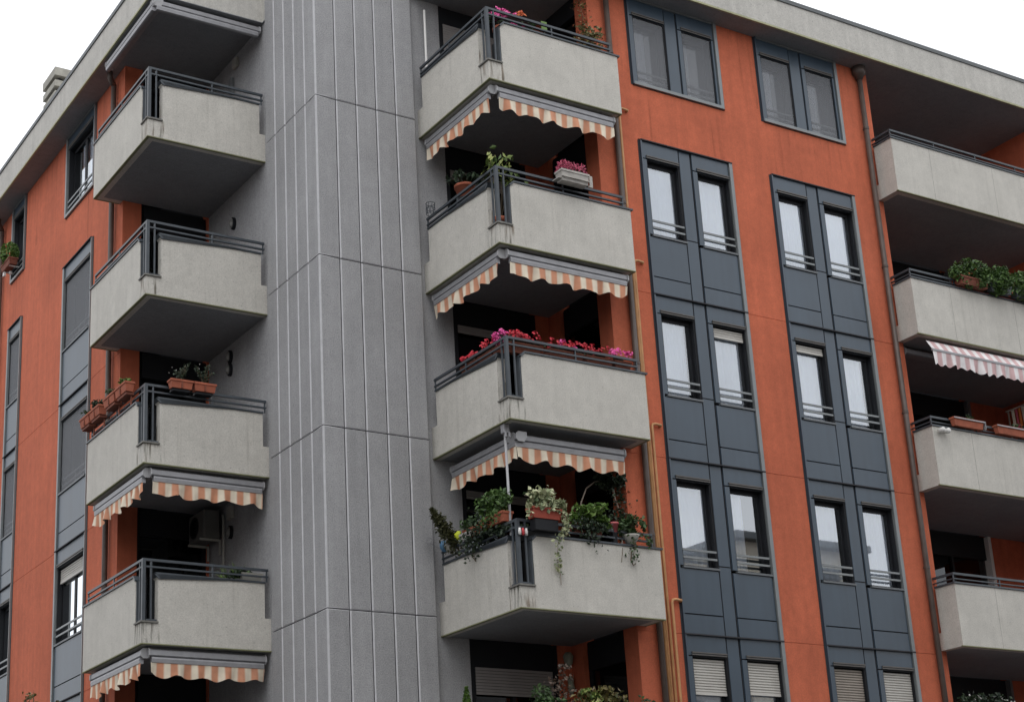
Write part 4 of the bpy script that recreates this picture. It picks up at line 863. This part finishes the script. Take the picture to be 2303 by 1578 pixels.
# --- left stack: terracotta troughs and plants
rg = random.Random(21); zl3 = -2 * H
for lab, a, b in (('left of two terracotta troughs hung side by side on the front rail by the tower', -1.82, -1.42), ('right of two terracotta troughs hung side by side on the front rail by the tower', -1.40, -1.0)):
    P = ((a + b) / 2, C0 - .1, zl3 + 1.1); o = thing('flower_box', lab, 'flower box', P, 0, 'terracotta troughs on the left balcony')
    trough(o, P, a, b, C0 - .17, C0 + .0, zl3 + 1.035, zl3 + 1.185, 'terracotta', 1); s = MB(); s.box(a + .05, b - .05, C0 - .12, C0 + .02, zl3 + .99, zl3 + 1.033); s.build('bracket', 'dark', o, P)
    s = MB(); st = MB(); spray(s, ((a + b) / 2, C0 - .09, zl3 + 1.16), 16, .42 if a < -1.5 else .50, .45, .034, rg, .35, 13, st, 1.8); finish(s, 'foliage', 'leaf_dark', o, P); finish(st, 'stem', 'stem', o, P)
    s = MB(); flowers(s, ((a + b) / 2 - .1, C0 - .1, zl3 + 1.38), (.12, .06, .12), 3, .010, rg); finish(s, 'flower', 'flower_white', o, P)
for lab, a, b, lm, n in (('terracotta trough on the receding rail, nearest the corner post', 2.60, 3.12, 'leaf_bright', 16), ('terracotta trough on the receding rail, second from the corner post', 3.16, 3.68, 'leaf', 5), ('terracotta trough on the receding rail, third from the corner post', 3.90, 4.40, 'leaf_dark', 18), ('terracotta trough on the receding rail, outermost at the far end', 4.43, 4.90, 'leaf', 5)):
    P = (B - .08, (a + b) / 2, zl3 + 1.1); o = thing('flower_box', lab, 'flower box', P, 0, 'terracotta troughs on the left balcony')
    trough(o, P, a, b, B - .16, B + .015, zl3 + 1.10, zl3 + 1.27, 'terracotta', 1, True); s = MB(); s.box(B - .12, B + .03, a + .05, b - .05, zl3 + 1.05, zl3 + 1.098); s.box(B - .02, B + .0, a + .08, a + .12, zl3 + .875, zl3 + 1.05); s.build('bracket', 'terracotta_dark', o, P)
    s = MB(); spray(s, (B - .07, (a + b) / 2, zl3 + 1.24), n, .26, .6, .045, rg, .5, 12, None, 1.8); finish(s, 'foliage', lm, o, P)
o, P = plant('potted_palm', 'spiky green plant behind the rail of the lowest left balcony, next to the tower', 'plant', (-.5, 2.45, -9.08)); pot(o, P, (-.5, 2.45, -9.08), .2, .4, 'terracotta'); st = MB(); st.tube([(-.5, 2.45, -8.75), (-.45, 2.4, -8.1)], .025, 6); finish(st, 'stem', 'stem', o, P)
s = MB()
for c in ((-.42, 2.36, -8.05), (-.62, 2.38, -8.1)):
    for i in range(26):
        a = rg.random() * 6.28; e_ = rg.uniform(.1, 1.2); d = Vector((math.cos(a) * math.cos(e_), math.sin(a) * math.cos(e_) * .6, math.sin(e_))); n_ = d.orthogonal(); L2 = rg.uniform(.18, .36); c1 = Vector(c); q = n_.normalized() * .022
        s.add([c1, c1 + d * L2 * .5 + q, c1 + d * L2, c1 + d * L2 * .5 - q], [(0, 1, 2), (0, 2, 3)])
finish(s, 'foliage', 'leaf_bright', o, P)
o, P = plant('flower_box', 'long grey planter behind the rail of the lowest left balcony', 'planter', (-.25, 2.4, -8.1)); trough(o, P, -.42, -.04, 2.24, 2.42, z4 + .88, z4 + 1.04, 'acwhite', 0); s = MB(); foliage(s, (-.35, 2.3, z4 + .98), (.3, .08, .09), 120, .045, rg); finish(s, 'foliage', 'leaf_dark', o, P)
# window box on the left facade
o, P = plant('window_box', 'brown window box with a fluffy green shrub on the upper far left window', 'window box', (D - .14, 11.55, .92)); trough(o, P, 11.15, 11.78, D - .27, D - .06, .98, 1.14, 'terracotta_dark', 0, True); s = MB(); s.box(D - .22, D - .002, 11.25, 11.28, .955, .978); s.box(D - .22, D - .002, 11.65, 11.68, .955, .978); s.box(D - .24, D - .19, 11.62, 11.70, .86, .95); s.box(D - .14, D - .09, 11.5, 11.56, .88, .95); s.build('bracket', 'white', o, P)
s = MB(); foliage(s, (D - .16, 11.50, 1.36), (.18, .24, .25), 760, .038, rg, ln=2.5); finish(s, 'foliage', 'leaf_bright', o, P)
# street tree whose tips just reach into the picture at lower left
o, P = plant('young_tree', 'slender street tree with yellowing leaf tips just reaching into view at lower left', 'tree', (-2.9, 6.6, GZ + .13)); st = MB(); st.tube([(-2.9, 6.6, GZ + .13), (-2.88, 6.62, -12), (-2.6, 6.6, -10.2)], [.09, .06, .02], 8); s = MB(); tips = [(-2.4, 7.30, -9.31), (-2.4, 7.02, -9.26), (-2.4, 6.75, -9.55), (-2.4, 5.62, -9.66), (-2.4, 6.3, -9.75)]
for t in tips: st.tube([(-2.7, 6.6, -11), Vector(t).lerp(Vector((-2.5, 6.6, -10.4)), .3), Vector(t)], [.02, .012, .004], 5); trail(s, [Vector(t) - Vector((0, 0, .0)), Vector(t) - Vector((.05, -.1, .5)), (-2.55, 6.5, -10.6)], 90, .07, rg, .05)
foliage(s, (-2.6, 6.6, -10.9), (.7, .9, .8), 700, .09, rg); finish(st, 'trunk', 'stem', o, P); finish(s, 'crown', 'leaf_olive', o, P)

# --- far right balconies
rg = random.Random(31)
for lab, x0, x1 in (('green bush in a rail planter, left of the row on a far right balcony', 12.85, 13.62), ('green bush in a rail planter, second of the row on a far right balcony', 13.70, 14.30), ('green bush in a rail planter, third of the row at the right picture edge', 14.42, 15.2)):
    P = ((x0 + x1) / 2, B - .06, z2 + .9); o = thing('flower_box', lab, 'flower box', P, 0, 'green planters on the far right balcony'); trough(o, P, x0, x1, B - .17, B + .01, z2 + .90, z2 + 1.07, 'terracotta_dark' if x0 < 13 else 'rail', 0)
    s = MB(); foliage(s, ((x0 + x1) / 2, B - .09, z2 + 1.18), ((x1 - x0) * .62, .24, .30), 1150, .05, rg, ln=2.0); finish(s, 'foliage', 'leaf_mid', o, P); s = MB(); flowers(s, ((x0 + x1) / 2, B - .15, z2 + 1.1), ((x1 - x0) * .55, .08, .2), 5, .02, rg); finish(s, 'flower', 'flower_orange', o, P)
for lab, x0, x1 in (('red terracotta box held in the far right rail below the pink awning, left one', 12.12, 12.92), ('red terracotta box held in the far right rail below the pink awning, right one', 13.30, 14.2)):
    P = ((x0 + x1) / 2, B - .04, z3 + .9); o = thing('flower_box', lab, 'flower box', P, 0, 'red boxes on the far right balcony'); trough(o, P, x0, x1, B - .12, B + .01, z3 + .90, z3 + 1.065, 'terracotta', 0)
    s = MB(); s.box(x0 - .02, x1 + .03, B - .135, B - .128, z3 + 1.03, z3 + 1.055); s.box(x1 + .018, x1 + .03, B - .135, B + .01, z3 + .90, z3 + 1.03); s.build('hanger', 'cassette', o, P)
    s = MB(); spray(s, ((x0 + x1) / 2 + .1, B - .05, z3 + 1.05), 6, .16, .8, .03, rg, .4, 6, None, 1.8); finish(s, 'foliage', 'leaf', o, P)
o, P = plant('drying_rack', 'clothes horse with pale and pink laundry on a far right balcony', 'drying rack', (15.6, -1.0, z3 - .08)); s = MB(); s.tube([(15.30, -1.0, -3.99), (15.9, -1.0, -3.75)], .02, 6); s.tube([(15.36, -1.0, -6.08), (15.36, -1.0, -3.97)], .018, 6); s.tube([(15.84, -1.0, -6.08), (15.84, -1.0, -3.78)], .018, 6); s.build('bar', 'palestem', o, P, True)
for i, (xa, xb, zt, h, m_) in enumerate(((15.42, 15.52, -3.96, .42, 'clothpale'), (15.54, 15.62, -3.92, .38, 'clothpink'), (15.63, 15.72, -3.88, .55, 'clothorange'), (15.75, 15.84, -3.83, .34, 'clothpale'))):
    s = MB(); n = 8; vs = []; fs = []
    for k in range(n + 1): x = xa + (xb - xa) * k / n; y = -1.03 - .012 * math.sin(k * 1.3 + i); vs += [(x, y, zt + (x - xa) * .35), (x, y - .01, zt - h)]
    for k in range(n): fs.append((2 * k, 2 * k + 2, 2 * k + 3, 2 * k + 1))
    s.add(vs, fs); s.build('laundry', m_, o, P, True)
o, P = plant('potted_plant', 'leafy pot plant in front of the laundry on a far right balcony', 'potted plant', (15.0, -1.3, z3 - .08)); pot(o, P, (15.0, -1.5, z3 + .9), .16, .26, 'terracotta'); s = MB(); s.box(14.85, 15.15, -1.65, -1.35, z3 - .08, z3 + .9); s.build('stand', 'rail', o, P); s = MB(); foliage(s, (15.05, -1.5, z3 + 1.42), (.32, .2, .28), 170, .06, rg); finish(s, 'foliage', 'leaf_dark', o, P)
for lab, x, h in (('dark leafy plant with white blooms on the lowest far right balcony, left one', 11.95, 1.72), ('dark leafy plant with white blooms on the lowest far right balcony, right one', 12.75, 1.70)):
    o, P = bush('flowering_plant', lab, (x, -1.9, z5 + h), (.38, .2, .24), 260, .05, 'leaf_dark', z5 - .08); s = MB(); flowers(s, (x + .1, -2.0, z5 + h + .1), (.3, .08, .1), 7, .022, rg); finish(s, 'flower', 'flower_white', o, P)
bpy.context.view_layer.update()
